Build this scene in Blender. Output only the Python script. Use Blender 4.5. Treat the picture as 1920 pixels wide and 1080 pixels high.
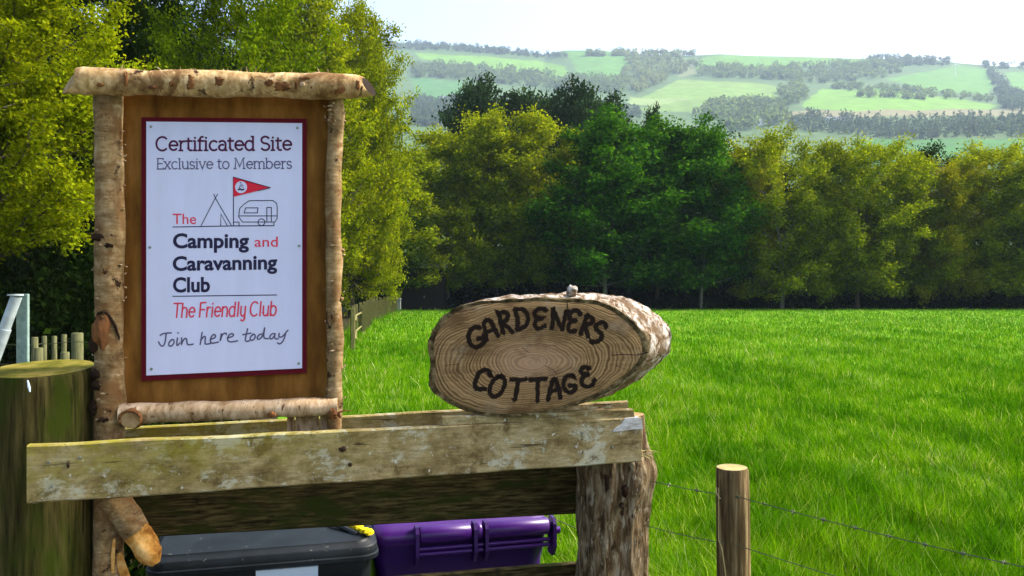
import bpy, math, random
import numpy as np
from mathutils import Vector, Matrix, noise as mnoise

for o in list(bpy.data.objects):
    bpy.data.objects.remove(o)
SC = bpy.context.scene
COL = SC.collection
random.seed(4)

# ------------------------------------------------------------------ camera, sky, sun, exposure
F, CX, CY, CZ = 1500.0, 960.0, 540.0, 1.75
cam_d = bpy.data.cameras.new('camera')
cam_d.sensor_width = 36.0
cam_d.lens = 36.0 * F / 1920.0
cam_d.clip_start, cam_d.clip_end = 0.05, 9000.0
cam = bpy.data.objects.new('camera', cam_d)
COL.objects.link(cam)
cam.location = (0, 0, CZ)
cam.rotation_euler = (math.radians(90), 0, 0)
SC.camera = cam

SUN_EL, SUN_AZ = math.radians(47), math.radians(77)      # azimuth clockwise from +Y
world = bpy.data.worlds.new('World')
SC.world = world
world.use_nodes = True
wn = world.node_tree
bg = wn.nodes['Background']
sky = wn.nodes.new('ShaderNodeTexSky')
sky.sky_type = 'NISHITA'
sky.sun_disc = False
sky.sun_elevation = SUN_EL
sky.sun_rotation = SUN_AZ
sky.air_density, sky.dust_density, sky.ozone_density = 1.0, 5.0, .6
wn.links.new(sky.outputs[0], bg.inputs[0])
bg.inputs[1].default_value = 0.15
sun_d = bpy.data.lights.new('sun', 'SUN')
sun_d.energy = 3.2
sun_d.angle = math.radians(4.5)
sun_d.color = (1.0, 0.965, 0.88)
sun = bpy.data.objects.new('sun', sun_d)
COL.objects.link(sun)
sdir = Vector((math.sin(SUN_AZ) * math.cos(SUN_EL), math.cos(SUN_AZ) * math.cos(SUN_EL), math.sin(SUN_EL)))
sun.rotation_euler = (-sdir).to_track_quat('-Z', 'Y').to_euler()
sun.location = (30, 0, 60)
SC.view_settings.view_transform = 'Standard'
SC.view_settings.look = 'None'
SC.view_settings.exposure = 1.52
SC.view_settings.gamma = 1.0
SC.cycles.max_bounces = 8
SC.cycles.diffuse_bounces = 4
SC.cycles.transmission_bounces = 4
SC.cycles.volume_bounces = 0
SC.cycles.use_denoising = True

# ------------------------------------------------------------------ helpers: geometry
def empty(name, loc, label=None, cat=None, group=None):
    o = bpy.data.objects.new(name, None)
    COL.objects.link(o)
    o.location = loc
    tag(o, label, cat, group)
    return o

def tag(o, label=None, cat=None, group=None, kind=None):
    if label: o['label'] = label
    if cat: o['category'] = cat
    if group: o['group'] = group
    if kind: o['kind'] = kind
    return o

def world_loc(o):
    v = Vector((0, 0, 0))
    while o is not None:
        v = v + Vector(o.location)
        o = o.parent
    return v

class MB:
    """collects verts and faces (world coordinates) and links them as one object"""
    def __init__(s):
        s.v, s.f, s.mi, s.n = [], [], [], 0
    def add(s, verts, faces, mi=0):
        b = s.n
        s.v.extend([tuple(p) for p in verts]); s.n += len(verts)
        for fc in faces:
            s.f.append(tuple(i + b for i in fc)); s.mi.append(mi)
    def box(s, c, sx, sy, sz, yaw=0.0, mi=0, bev=0.0):
        ca, sa = math.cos(yaw), math.sin(yaw)
        if bev <= 0:
            pts = [(x, y, z) for z in (-sz/2, sz/2) for x, y in ((-sx/2, -sy/2), (sx/2, -sy/2), (sx/2, sy/2), (-sx/2, sy/2))]
            fs = [(3, 2, 1, 0), (4, 5, 6, 7), (0, 1, 5, 4), (1, 2, 6, 5), (2, 3, 7, 6), (3, 0, 4, 7)]
        else:
            ring = []
            for qx, qy, a0 in ((1, 1, 0), (-1, 1, 90), (-1, -1, 180), (1, -1, 270)):
                for k in range(4):
                    a = math.radians(a0 + 30 * k)
                    ring.append((qx * (sx/2 - bev), qy * (sy/2 - bev), math.cos(a), math.sin(a)))
            pts, n = [], len(ring)
            prof = [(-sz/2, -bev * .3), (-sz/2 + bev * .3, 0), (sz/2 - bev * .3, 0), (sz/2, -bev * .3)]
            for z, d in prof:
                for x, y, cx_, cy_ in ring:
                    pts.append((x + cx_ * (bev + d), y + cy_ * (bev + d), z))
            fs = [tuple(reversed(range(n))), tuple(range(3 * n, 4 * n))]
            for j in range(3):
                for k in range(n):
                    k2 = (k + 1) % n
                    fs.append((j*n + k, j*n + k2, (j+1)*n + k2, (j+1)*n + k))
        s.add([(c[0] + x*ca - y*sa, c[1] + x*sa + y*ca, c[2] + z) for x, y, z in pts], fs, mi)
    def tube(s, pts, rads, n=8, cap=True, mi=0, cap_mi=None, amp=0.0, freq=8.0, seed=0.0, shear=(0, 0), shear2=(0, 0), squash=None):
        P = [Vector(p) for p in pts]
        m = len(P)
        if not hasattr(rads, '__len__'): rads = [rads] * m
        up0 = Vector((0, 0, 1)) if abs((P[-1] - P[0]).normalized().z) < .8 else Vector((0, -1, 0))
        vs = []
        for i, p in enumerate(P):
            t = (P[min(i+1, m-1)] - P[max(i-1, 0)]).normalized()
            a = t.cross(up0).normalized(); b = a.cross(t).normalized()
            for k in range(n):
                th = 2 * math.pi * k / n
                d = a * math.cos(th) + b * math.sin(th)
                r = rads[i]
                q = p + d * r
                if amp:
                    q = q + d * amp * (mnoise.noise(q * freq + Vector((seed, seed*2, 0))) + .5 * mnoise.noise(q * freq * 2.7 + Vector((0, seed, 3))))
                if squash: q = p + Vector(((q-p).x * squash[0], (q-p).y * squash[1], (q-p).z * squash[2]))
                if i == 0: q = q + t * (shear[0] * math.sin(th) + shear2[0] * math.cos(th))
                if i == m-1: q = q + t * (shear[1] * math.sin(th) + shear2[1] * math.cos(th))
                vs.append(q)
        fs = []
        for i in range(m-1):
            for k in range(n):
                k2 = (k+1) % n
                fs.append((i*n+k, i*n+k2, (i+1)*n+k2, (i+1)*n+k))
        s.add(vs, fs, mi)
        if cap:
            base = s.n - len(vs)
            cm = mi if cap_mi is None else cap_mi
            s.f.append(tuple(base + k for k in reversed(range(n)))); s.mi.append(cm)
            s.f.append(tuple(base + (m-1)*n + k for k in range(n))); s.mi.append(cm)
    def build(s, name, mats, parent=None, smooth=False, flip=False):
        if not isinstance(mats, (list, tuple)): mats = [mats]
        off = world_loc(parent) if parent is not None else Vector((0, 0, 0))
        own = None
        if parent is None:
            a = np.array(s.v); own = Vector((a[:, 0].mean(), a[:, 1].mean(), a[:, 2].min())); off = own
        me = bpy.data.meshes.new(name)
        me.from_pydata([(v[0]-off.x, v[1]-off.y, v[2]-off.z) for v in s.v], [], s.f)
        for m in mats: me.materials.append(m)
        me.polygons.foreach_set('material_index', s.mi)
        if smooth: me.polygons.foreach_set('use_smooth', [True] * len(s.f))
        me.update()
        if smooth: 
            try: me.set_sharp_from_angle(angle=math.radians(50))
            except Exception: pass
        o = bpy.data.objects.new(name, me)
        COL.objects.link(o)
        if parent is not None: o.parent = parent
        if own is not None: o.location = own
        return o

def np_mesh(name, verts, quads, mat, smooth=False):
    me = bpy.data.meshes.new(name)
    nv, k = len(verts), quads.shape[1]
    me.vertices.add(nv)
    me.vertices.foreach_set('co', np.asarray(verts, np.float32).ravel())
    me.loops.add(quads.size)
    me.loops.foreach_set('vertex_index', quads.astype(np.int32).ravel())
    me.polygons.add(len(quads))
    me.polygons.foreach_set('loop_start', np.arange(0, quads.size, k, dtype=np.int32))
    me.polygons.foreach_set('loop_total', np.full(len(quads), k, np.int32))
    if smooth: me.polygons.foreach_set('use_smooth', np.ones(len(quads), bool))
    me.update(calc_edges=True)
    if mat: me.materials.append(mat)
    return me

def link(name, me, parent=None, loc=(0, 0, 0)):
    o = bpy.data.objects.new(name, me)
    COL.objects.link(o)
    o.parent = parent
    o.location = loc
    return o

def on(px, py, a, b, off=0.0):
    """the point of the vertical plane Y = a + b X seen at photo pixel px, py"""
    u = (px - CX) / F
    D = a / (1 - b * u)
    n = Vector((b, -1, 0)).normalized()
    return Vector((u * D, D, CZ - (py - CY) / F * D)) + n * off

def at(px, py, D):
    return Vector(((px - CX) / F * D, D, CZ - (py - CY) / F * D))

# ------------------------------------------------------------------ helpers: materials
def M(name, rough=0.8):
    m = bpy.data.materials.new(name)
    m.use_nodes = True
    nt = m.node_tree
    b = nt.nodes['Principled BSDF']
    b.inputs['Roughness'].default_value = rough
    b.inputs['Specular IOR Level'].default_value = 0.10
    return m, nt, b

def coords(nt, scale=(1, 1, 1), rot=(0, 0, 0), kind='Object'):
    tc = nt.nodes.new('ShaderNodeTexCoord')
    mp = nt.nodes.new('ShaderNodeMapping')
    mp.inputs['Scale'].default_value = scale
    mp.inputs['Rotation'].default_value = rot
    nt.links.new(tc.outputs[kind], mp.inputs[0])
    return mp.outputs[0]

def noise(nt, vec, scale, detail=4, rough=.6, dist=0.0):
    n = nt.nodes.new('ShaderNodeTexNoise')
    n.inputs['Scale'].default_value = scale
    n.inputs['Detail'].default_value = detail
    n.inputs['Roughness'].default_value = rough
    n.inputs['Distortion'].default_value = dist
    if vec is not None: nt.links.new(vec, n.inputs['Vector'])
    return n.outputs[0]

def ramp(nt, fac, stops, interp='LINEAR'):
    r = nt.nodes.new('ShaderNodeValToRGB')
    r.color_ramp.interpolation = interp
    el = r.color_ramp.elements
    while len(el) < len(stops): el.new(.5)
    for e, (p, c) in zip(el, stops):
        e.position = p
        e.color = (c, c, c, 1) if not hasattr(c, '__len__') else (*c, 1)
    nt.links.new(fac, r.inputs[0])
    return r.outputs[0]

def mix(nt, fac, a, b, mode='MIX'):
    x = nt.nodes.new('ShaderNodeMix')
    x.data_type = 'RGBA'; x.blend_type = mode
    for sock, v in ((x.inputs[0], fac), (x.inputs[6], a), (x.inputs[7], b)):
        if hasattr(v, 'is_linked') or hasattr(v, 'links'): nt.links.new(v, sock)
        elif hasattr(v, '__len__'): sock.default_value = (*v, 1)
        else: sock.default_value = v
    return x.outputs[2]

def math_(nt, op, a, b=None, c=None):
    x = nt.nodes.new('ShaderNodeMath'); x.operation = op
    for i, v in enumerate((a, b, c)):
        if v is None: continue
        if hasattr(v, 'links'): nt.links.new(v, x.inputs[i])
        else: x.inputs[i].default_value = v
    return x.outputs[0]

def bump(nt, b, h, strength=.5, dist=.01):
    x = nt.nodes.new('ShaderNodeBump')
    x.inputs['Strength'].default_value = strength
    x.inputs['Distance'].default_value = dist
    nt.links.new(h, x.inputs['Height'])
    nt.links.new(x.outputs[0], b.inputs['Normal'])

def surf(name, stops, scale=(1, 1, 1), freq=5.0, detail=5, patches=(), rough=.85, bstr=.4, bdist=.004, rot=(0, 0, 0), dist=0.0):
    """noise-ramp base, then patches (colour, stretch, frequency, lo, hi)"""
    m, nt, b = M(name, rough)
    n = noise(nt, coords(nt, scale, rot), freq, detail, .62, dist)
    c = ramp(nt, n, stops)
    for i, (pc, ps, pf, lo, hi) in enumerate(patches):
        v = coords(nt, ps, rot)
        mp = v.node; mp.inputs['Location'].default_value = (3.1*i + 1.7, 1.3*i, 2.2*i)
        f = ramp(nt, noise(nt, v, pf, 4, .6), [(lo, 0.0), (hi, 1.0)])
        c = mix(nt, f, c, pc)
    nt.links.new(c, b.inputs['Base Color'])
    bump(nt, b, n, bstr, bdist)
    return m

def plain(name, col, rough=.6, metal=0.0, var=.12, freq=30):
    m, nt, b = M(name, rough)
    n = noise(nt, coords(nt), freq, 4)
    c = mix(nt, n, tuple(x * (1-var) for x in col), tuple(min(1, x * (1+var)) for x in col))
    nt.links.new(c, b.inputs['Base Color'])
    b.inputs['Metallic'].default_value = metal
    return m

def leafmat(name, c1, c2, c3, trans=.4, patch=.25, gloss=.0):
    m = bpy.data.materials.new(name); m.use_nodes = True
    nt = m.node_tree; nt.nodes.clear()
    out = nt.nodes.new('ShaderNodeOutputMaterial')
    g = nt.nodes.new('ShaderNodeNewGeometry')
    c = ramp(nt, g.outputs['Random Per Island'], [(0.0, c1), (.55, c2), (1.0, c3)])
    n = ramp(nt, noise(nt, coords(nt), patch, 3), [(.35, .72), (.65, 1.2)])
    c = mix(nt, 1.0, c, n, 'MULTIPLY')
    d = nt.nodes.new('ShaderNodeBsdfDiffuse'); nt.links.new(c, d.inputs[0])
    t = nt.nodes.new('ShaderNodeBsdfTranslucent')
    ct = mix(nt, 1.0, c, (1.35, 1.15, .5), 'MULTIPLY')
    nt.links.new(ct, t.inputs[0])
    ms = nt.nodes.new('ShaderNodeMixShader'); ms.inputs[0].default_value = trans
    nt.links.new(d.outputs[0], ms.inputs[1]); nt.links.new(t.outputs[0], ms.inputs[2])
    nt.links.new(ms.outputs[0], out.inputs[0])
    return m

# barks, woods
def birch(name, sc, tone=1.0):
    m, nt, b = M(name, .85)
    streak = math_(nt, 'ADD', math_(nt, 'MULTIPLY', noise(nt, coords(nt, sc), 6, 7, .72, .5), .45), math_(nt, 'MULTIPLY', noise(nt, coords(nt, (1.4, 1.4, 1.4)), 20, 8, .75), .55))
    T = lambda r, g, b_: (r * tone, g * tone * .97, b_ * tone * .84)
    c = ramp(nt, streak, [(.36, T(.11, .055, .02)), (.45, T(.33, .21, .10)), (.53, T(.45, .31, .17)), (.64, T(.66, .52, .36))])
    cloud = ramp(nt, noise(nt, coords(nt, (1, 1, 1)), 14, 6, .7, .3), [(.36, .55), (.62, 1.12)])
    c = mix(nt, 1.0, c, cloud, 'MULTIPLY')
    f = ramp(nt, noise(nt, coords(nt, (1, 1, 1)), 9, 6, .7, .8), [(.51, 0.0), (.59, .9)])
    c = mix(nt, f, c, (.15, .075, .027))
    f2 = ramp(nt, noise(nt, coords(nt, (1.7, 1.7, 1.7)), 10, 6, .75, .4), [(.585, 0.0), (.64, 1.0)])
    c = mix(nt, f2, c, (.025, .012, .006))
    nt.links.new(c, b.inputs['Base Color'])
    bump(nt, b, streak, .45, .003)
    return m
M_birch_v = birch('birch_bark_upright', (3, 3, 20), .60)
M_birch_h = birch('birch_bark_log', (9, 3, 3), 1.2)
def bark_rail():
    m, nt, b = M('pale_birch_bark', .85)
    n = noise(nt, coords(nt, (3.5, 1.5, 1.5)), 9, 6, .72, .3)
    c = ramp(nt, n, [(.34, (.14, .07, .027)), (.44, (.29, .19, .10)), (.55, (.42, .30, .185)), (.68, (.56, .43, .30))])
    s = ramp(nt, noise(nt, coords(nt, (1.5, 1, 1)), 60, 2, .5), [(.64, 0.0), (.70, 1.0)])
    c = mix(nt, s, c, (.10, .06, .035))
    nt.links.new(c, b.inputs['Base Color']); bump(nt, b, n, .6, .004)
    return m
M_birch_pale = bark_rail()
M_cut = surf('cut_wood', [(.35, (.20, .115, .045)), (.6, (.38, .255, .12))], (1, 1, 1), 25)
M_cut_dark = plain('dark_cut_end', (.02, .013, .009), .95)
M_peeled = surf('peeled_orange_wood', [(.36, (.20, .075, .012)), (.48, (.46, .22, .045)), (.64, (.66, .42, .16))], (1, 1, 1), 20, 9, bstr=.8)
M_scar = surf('branch_scar', [(.3, (.045, .018, .008)), (.6, (.20, .085, .03))], (2, 2, 1), 18)
M_black_bark = plain('black_bark', (.022, .012, .007), .95)
M_ply = surf('stained_backboard', [(.32, (.085, .034, .006)), (.5, (.165, .070, .012)), (.68, (.25, .115, .026))], (2.5, 1, .7), 7,
             patches=[((.12, .048, .008), (1, 1, 1), 7, .56, .74)], bstr=.15)
M_algae = surf('mossy_post_wood', [(.34, (.014, .011, .003)), (.5, (.042, .034, .008)), (.68, (.085, .068, .020))], (14, 14, 1.1), 5, 9,
               patches=[((.022, .032, .001), (2.2, 2.2, 1.0), 3.5, .44, .62), ((.072, .058, .018), (9, 9, 1.0), 3, .58, .74), ((.012, .010, .003), (20, 20, .9), 5, .60, .66)], bstr=.6)
M_algae_top = surf('mossy_cut_top', [(.36, (.06, .06, .003)), (.5, (.13, .115, .010)), (.66, (.23, .175, .04))], (1, 1, 1), 14, 8)
def rail_mat():
    m, nt, b = M('weathered_rail', .85)
    g = noise(nt, coords(nt, (2.2, 4, 16)), 6, 9, .72, .5)
    blot = noise(nt, coords(nt, (1, 1, 1.5)), 11, 9, .74, .3)
    c = ramp(nt, blot, [(.34, (.085, .058, .022)), (.46, (.20, .15, .065)), (.56, (.285, .225, .11)), (.70, (.36, .31, .19))])
    c = mix(nt, 1.0, c, ramp(nt, g, [(.34, .62), (.60, 1.12)]), 'MULTIPLY')
    f = ramp(nt, noise(nt, coords(nt, (1.1, 1, 1.7)), 6.5, 9, .78, .2), [(.53, 0.0), (.585, 1.0)])
    c = mix(nt, math_(nt, 'MULTIPLY', f, .75), c, (.40, .40, .31))
    v = coords(nt, (1, 1, 1)); v.node.inputs['Location'].default_value = (4, 1, 7)
    f = ramp(nt, noise(nt, v, 8, 8, .75, .4), [(.57, 0.0), (.64, .85)])
    c = mix(nt, f, c, (.075, .048, .016))
    v = coords(nt, (1, 1, 1)); v.node.inputs['Location'].default_value = (9, 3, 1)
    f = ramp(nt, noise(nt, v, 42, 4, .6), [(.66, 0.0), (.70, .8)])
    c = mix(nt, f, c, (.50, .50, .43))
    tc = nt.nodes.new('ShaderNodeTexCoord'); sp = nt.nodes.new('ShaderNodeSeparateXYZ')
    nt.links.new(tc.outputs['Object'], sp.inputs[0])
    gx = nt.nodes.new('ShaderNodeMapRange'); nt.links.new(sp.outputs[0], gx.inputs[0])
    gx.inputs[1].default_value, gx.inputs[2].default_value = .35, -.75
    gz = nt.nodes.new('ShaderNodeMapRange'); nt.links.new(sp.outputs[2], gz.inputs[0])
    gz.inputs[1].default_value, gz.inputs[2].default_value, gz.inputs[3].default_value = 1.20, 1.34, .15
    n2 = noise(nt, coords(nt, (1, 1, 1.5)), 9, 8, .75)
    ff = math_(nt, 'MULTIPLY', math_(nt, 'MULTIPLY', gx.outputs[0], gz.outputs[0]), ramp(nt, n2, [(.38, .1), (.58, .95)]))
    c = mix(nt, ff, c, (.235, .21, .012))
    k = ramp(nt, noise(nt, coords(nt, (1.0, 2, 26)), 2.6, 4, .55, .8), [(.655, 0.0), (.68, .85)])
    c = mix(nt, k, c, (.035, .024, .01))
    nt.links.new(c, b.inputs['Base Color']); bump(nt, b, mix(nt, .5, g, blot), .5, .004)
    return m
M_rail = rail_mat()
M_dark_plank = surf('shade_darkened_plank', [(.36, (.010, .007, .002)), (.5, (.035, .026, .008)), (.62, (.075, .06, .022))], (2, 4, 22), 6, 9,  # plank colours lowered to carry the shade behind the front rail
                    patches=[((.018, .024, .003), (1, 1, 3), 5, .5, .62), ((.005, .004, .002), (1, 1, 1), 7, .58, .66)], bstr=.4)
M_pale_patch = surf('pale_split_wood', [(.35, (.26, .245, .21)), (.6, (.47, .475, .49))], (2, 2, 6), 12)
M_knot = plain('dark_knot', (.03, .018, .01), .9)
M_stump = surf('rough_post_bark', [(.34, (.035, .020, .008)), (.45, (.085, .054, .025)), (.54, (.14, .098, .052)), (.66, (.25, .20, .13))], (13, 13, 2.6), 4, 9,
               patches=[((.27, .23, .165), (9, 9, 3.2), 7, .58, .66), ((.028, .016, .007), (8, 8, 2.6), 6, .57, .66)], bstr=1.0, bdist=.012, dist=.9)
M_field_post = surf('field_post_wood', [(.34, (.030, .019, .008)), (.5, (.105, .068, .028)), (.66, (.25, .18, .09))], (16, 16, 1.1), 4, 8,
                    patches=[((.03, .02, .008), (9, 9, .7), 5, .6, .7)], bstr=.5)
M_post_top = surf('field_post_top', [(.3, (.19, .16, .06)), (.7, (.34, .29, .13))], (1, 1, 1), 30)
M_grey_post = surf('grey_green_post_wood', [(.3, (.055, .06, .022)), (.7, (.15, .15, .07))], (8, 8, 1), 6)  # tones lowered to put the trees' shade into the post colour
M_paling = surf('weathered_paling_wood', [(.3, (.085, .08, .025)), (.7, (.22, .20, .08))], (5, 5, 1), 6)  # weathered wood, darkened further to hold shade in its colour
M_wire = plain('fence_wire', (.10, .115, .06), .5, .6)
M_galv = surf('galvanised_steel', [(.3, (.24, .29, .29)), (.7, (.44, .50, .52))], (1, 1, 1), 18, rough=.38, bstr=.05)
M_galv_plate = surf('galvanised_plate', [(.3, (.10, .17, .15)), (.7, (.24, .33, .29))], (1, 1, 1), 22, rough=.5, bstr=.05)
M_white = surf('white_sign_face', [(.3, (.52, .54, .72)), (.6, (.565, .585, .79))], (3, 1, .5), 5, 6, rough=.4, bstr=.0)
M_maroon = plain('maroon_border', (.085, .003, .010), .7, var=.08)
M_navy = plain('dark_print', (.022, .02, .055), .5, var=.05)
M_plum = plain('plum_print', (.075, .012, .05), .5, var=.05)
M_slate = plain('slate_print', (.095, .085, .16), .5, var=.05)
M_red = plain('red_print', (.58, .02, .045), .5, var=.05)
M_pink = plain('bright_red_print', (.62, .045, .085), .5, var=.05)
M_burn = plain('burnt_lettering', (.012, .008, .006), .9, var=.3)
M_screw = plain('screw_head', (.22, .25, .22), .35, .7)
M_bin = plain('black_bin_plastic', (.007, .009, .011), .5, var=.2, freq=12)
M_lid = surf('dusty_black_lid', [(.35, (.004, .006, .008)), (.65, (.011, .015, .019))], (1, 1, 1), 9, 8, patches=[((.10, .11, .09), (1, 1, 1), 60, .66, .72)], rough=.5, bstr=.08)
M_purple = plain('purple_bin_plastic', (.046, .005, .125), .34, var=.12, freq=10)
M_purple_dark = plain('purple_bin_body', (.026, .003, .08), .4, var=.12, freq=10)
M_yellow = surf('yellow_tag', [(.3, (.62, .42, .01)), (.7, (.88, .72, .02))], (1, 1, 1), 40)
for m_, sp in ((M_bin, .35), (M_lid, .22), (M_purple, .45), (M_purple_dark, .35), (M_galv, .5), (M_galv_plate, .4), (M_screw, .5)):
    m_.node_tree.nodes['Principled BSDF'].inputs['Specular IOR Level'].default_value = sp
M_label = plain('pale_sticker', (.62, .72, .82), .4, var=.03)
M_shed = surf('tarred_boards', [(.3, (.006, .006, .005)), (.7, (.02, .017, .013))], (6, 6, 1), 4)
M_shed_roof = surf('grey_felt_roof', [(.3, (.10, .105, .08)), (.7, (.22, .22, .18))], (1, 1, 1), 3)
M_pale_box = plain('pale_box_paint', (.22, .23, .22), .6)

# slice face: rings round an off-centre pith, stretched like the cut
def slice_face(px, pz):
    m, nt, b = M('sawn_log_face', .8)
    tc = nt.nodes.new('ShaderNodeTexCoord'); sp = nt.nodes.new('ShaderNodeSeparateXYZ')
    nt.links.new(tc.outputs['Object'], sp.inputs[0])
    x = math_(nt, 'MULTIPLY', math_(nt, 'SUBTRACT', sp.outputs[0], px), 1.0)
    z = math_(nt, 'MULTIPLY', math_(nt, 'SUBTRACT', sp.outputs[2], pz), 1.95)
    r = math_(nt, 'SQRT', math_(nt, 'ADD', math_(nt, 'MULTIPLY', x, x), math_(nt, 'MULTIPLY', z, z)))
    wob = noise(nt, coords(nt), 7, 3, .5)
    r = math_(nt, 'ADD', r, math_(nt, 'MULTIPLY', wob, .10))
    var = noise(nt, None, 1, 4); 
    cmb = nt.nodes.new('ShaderNodeCombineXYZ'); nt.links.new(r, cmb.inputs[0])
    nr = noise(nt, cmb.outputs[0], 70, 5, .75)
    fine = math_(nt, 'ADD', math_(nt, 'MULTIPLY', math_(nt, 'SINE', math_(nt, 'MULTIPLY', r, 520)), .10), nr)
    c = ramp(nt, fine, [(.30, (.046, .025, .009)), (.45, (.165, .100, .043)), (.60, (.285, .185, .088))])
    saw = noise(nt, coords(nt, (1.5, 1, 40), (0, .5, 0)), 4, 4, .7)
    c = mix(nt, 1.0, c, ramp(nt, saw, [(.35, .78), (.62, 1.12)]), 'MULTIPLY')
    heart = ramp(nt, r, [(.05, 1.0), (.20, 0.0)])
    c = mix(nt, math_(nt, 'MULTIPLY', heart, .6), c, (.40, .25, .165))
    st = ramp(nt, noise(nt, coords(nt, (1, 1, 1.6)), 6, 5, .65), [(.50, 0.0), (.62, .8)])
    c = mix(nt, st, c, (.085, .048, .020))
    st = ramp(nt, noise(nt, coords(nt, (1, 1, 1.3), (0, 0, 1)), 8, 5, .65), [(.55, 0.0), (.70, .6)])
    c = mix(nt, st, c, (.27, .21, .135))
    nt.links.new(c, b.inputs['Base Color']); bump(nt, b, fine, .35, .003)
    return m

# ------------------------------------------------------------------ ground
def ground_mat():
    m, nt, b = M('meadow_soil_and_sward', .95)
    n = noise(nt, coords(nt), 1.6, 6, .65)
    n2 = noise(nt, coords(nt, (1, .35, 1)), .22, 4, .55)
    c = ramp(nt, n, [(.3, (.05, .13, .002)), (.5, (.10, .24, .003)), (.7, (.16, .31, .008))])
    c2 = ramp(nt, n2, [(.35, (.6, .72, .6)), (.65, (1.15, 1.1, 1.2))])
    c = mix(nt, 1.0, c, c2, 'MULTIPLY')
    nt.links.new(c, b.inputs['Base Color']); bump(nt, b, n, .8, .12)
    return m
mb = MB()
mb.add([(-6600, -200, 0), (6600, -200, 0), (6600, 2950, 0), (-6600, 2950, 0)], [(0, 1, 2, 3)])
g = mb.build('field', ground_mat()); tag(g, kind='structure')
# woodland floor under the trees on the left and behind the meadow
M_floor = surf('leaf_litter', [(.3, (.012, .010, .005)), (.55, (.03, .024, .010)), (.75, (.05, .05, .015))], (1, 1, 1), 1.5, bdist=.05)  # dark litter colour also stands in for missing tree shade
mb = MB()
rng = random.Random(3)
edge = [(-30, 2.6), (-1.1, 2.6), (-1.9, 6), (-4.0, 14), (-5.6, 24), (-7.2, 36), (-8.8, 52), (-9.4, 61), (-6, 64.5)]
edge += [(x, 66.4 + rng.uniform(-.5, .5)) for x in range(-3, 75, 3)] + [(110, 66.4), (160, 230), (-160, 230), (-60, 110), (-60, 2.6)]
mb.add([(x, y, .004) for x, y in edge], [tuple(range(len(edge)))])
g = mb.build('woodland_floor', M_floor); tag(g, kind='structure')

M_bounce_cut = surf('grey_bounce_cut_ground', [(.3, (.045, .042, .038)), (.55, (.085, .08, .072)), (.75, (.16, .15, .135))], (1, 1, 1), 22, 8, bdist=.02)  # unseen dark ground added to cut green bounce off the grass
mb = MB()
ed = [(-14, -12), (14, -12), (14, .9), (2.2, 1.2), (1.2, 2.0), (.6, 2.75), (-.4, 3.1), (-1.0, 3.3), (-1.6, 3.0), (-14, 2.4)]
mb.add([(x, y, .008) for x, y in ed], [tuple(range(len(ed)))])
g = mb.build('bounce_cut_ground', M_bounce_cut); tag(g, kind='structure')

# ------------------------------------------------------------------ hills
RIDGE = [(-700, 60), (500, 70), (730, 79), (800, 81), (900, 89), (985, 98), (1020, 103), (1040, 98), (1060, 94), (1130, 94), (1180, 102), (1290, 104),
         (1350, 101), (1400, 104), (1500, 106), (1620, 110), (1700, 110), (1760, 113), (1800, 118), (1850, 122), (1920, 125), (2600, 135)]
RX, RY = np.array(RIDGE, float).T
HK = 1.8
def hill_e(Y, u):
    Y = Y / HK
    er = (CY - np.interp(CX + F * u, RX, RY)) / F
    und = .004 * np.sin(u * 9 + Y * .004) + .003 * np.sin(u * 23 - Y * .011)
    ys = [90, 130, 250, 450, 650, 900, 1250]
    base = np.interp(Y, ys[:5], [-.02, .02, .11, .17, .205])
    t = np.clip((Y - 650) / 600, 0, 1)
    e = base + (er - .205) * t + und * np.clip((Y - 150) / 300, 0, 1) * (1 - t)
    return e - np.clip((Y - 1250) / 350, 0, 1) * .10
def hill_pt(px, py):
    u = (px - CX) / F; e = (CY - py) / F
    Ys = np.linspace(140 * HK, 1250 * HK, 800)
    es = hill_e(Ys, np.full_like(Ys, u))
    i = np.argmax(es >= e) if (es >= e).any() else len(Ys) - 1
    Y = Ys[i]
    return Vector((u * Y, Y, CZ + es[i] * Y))
def inpoly(x, y, poly):
    ins = np.zeros(x.shape, bool)
    n = len(poly)
    for i in range(n):
        x1, y1 = poly[i]; x2, y2 = poly[(i+1) % n]
        c = ((y1 > y) != (y2 > y)) & (x < (x2 - x1) * (y - y1) / (y2 - y1 + 1e-9) + x1)
        ins ^= c
    return ins
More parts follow.
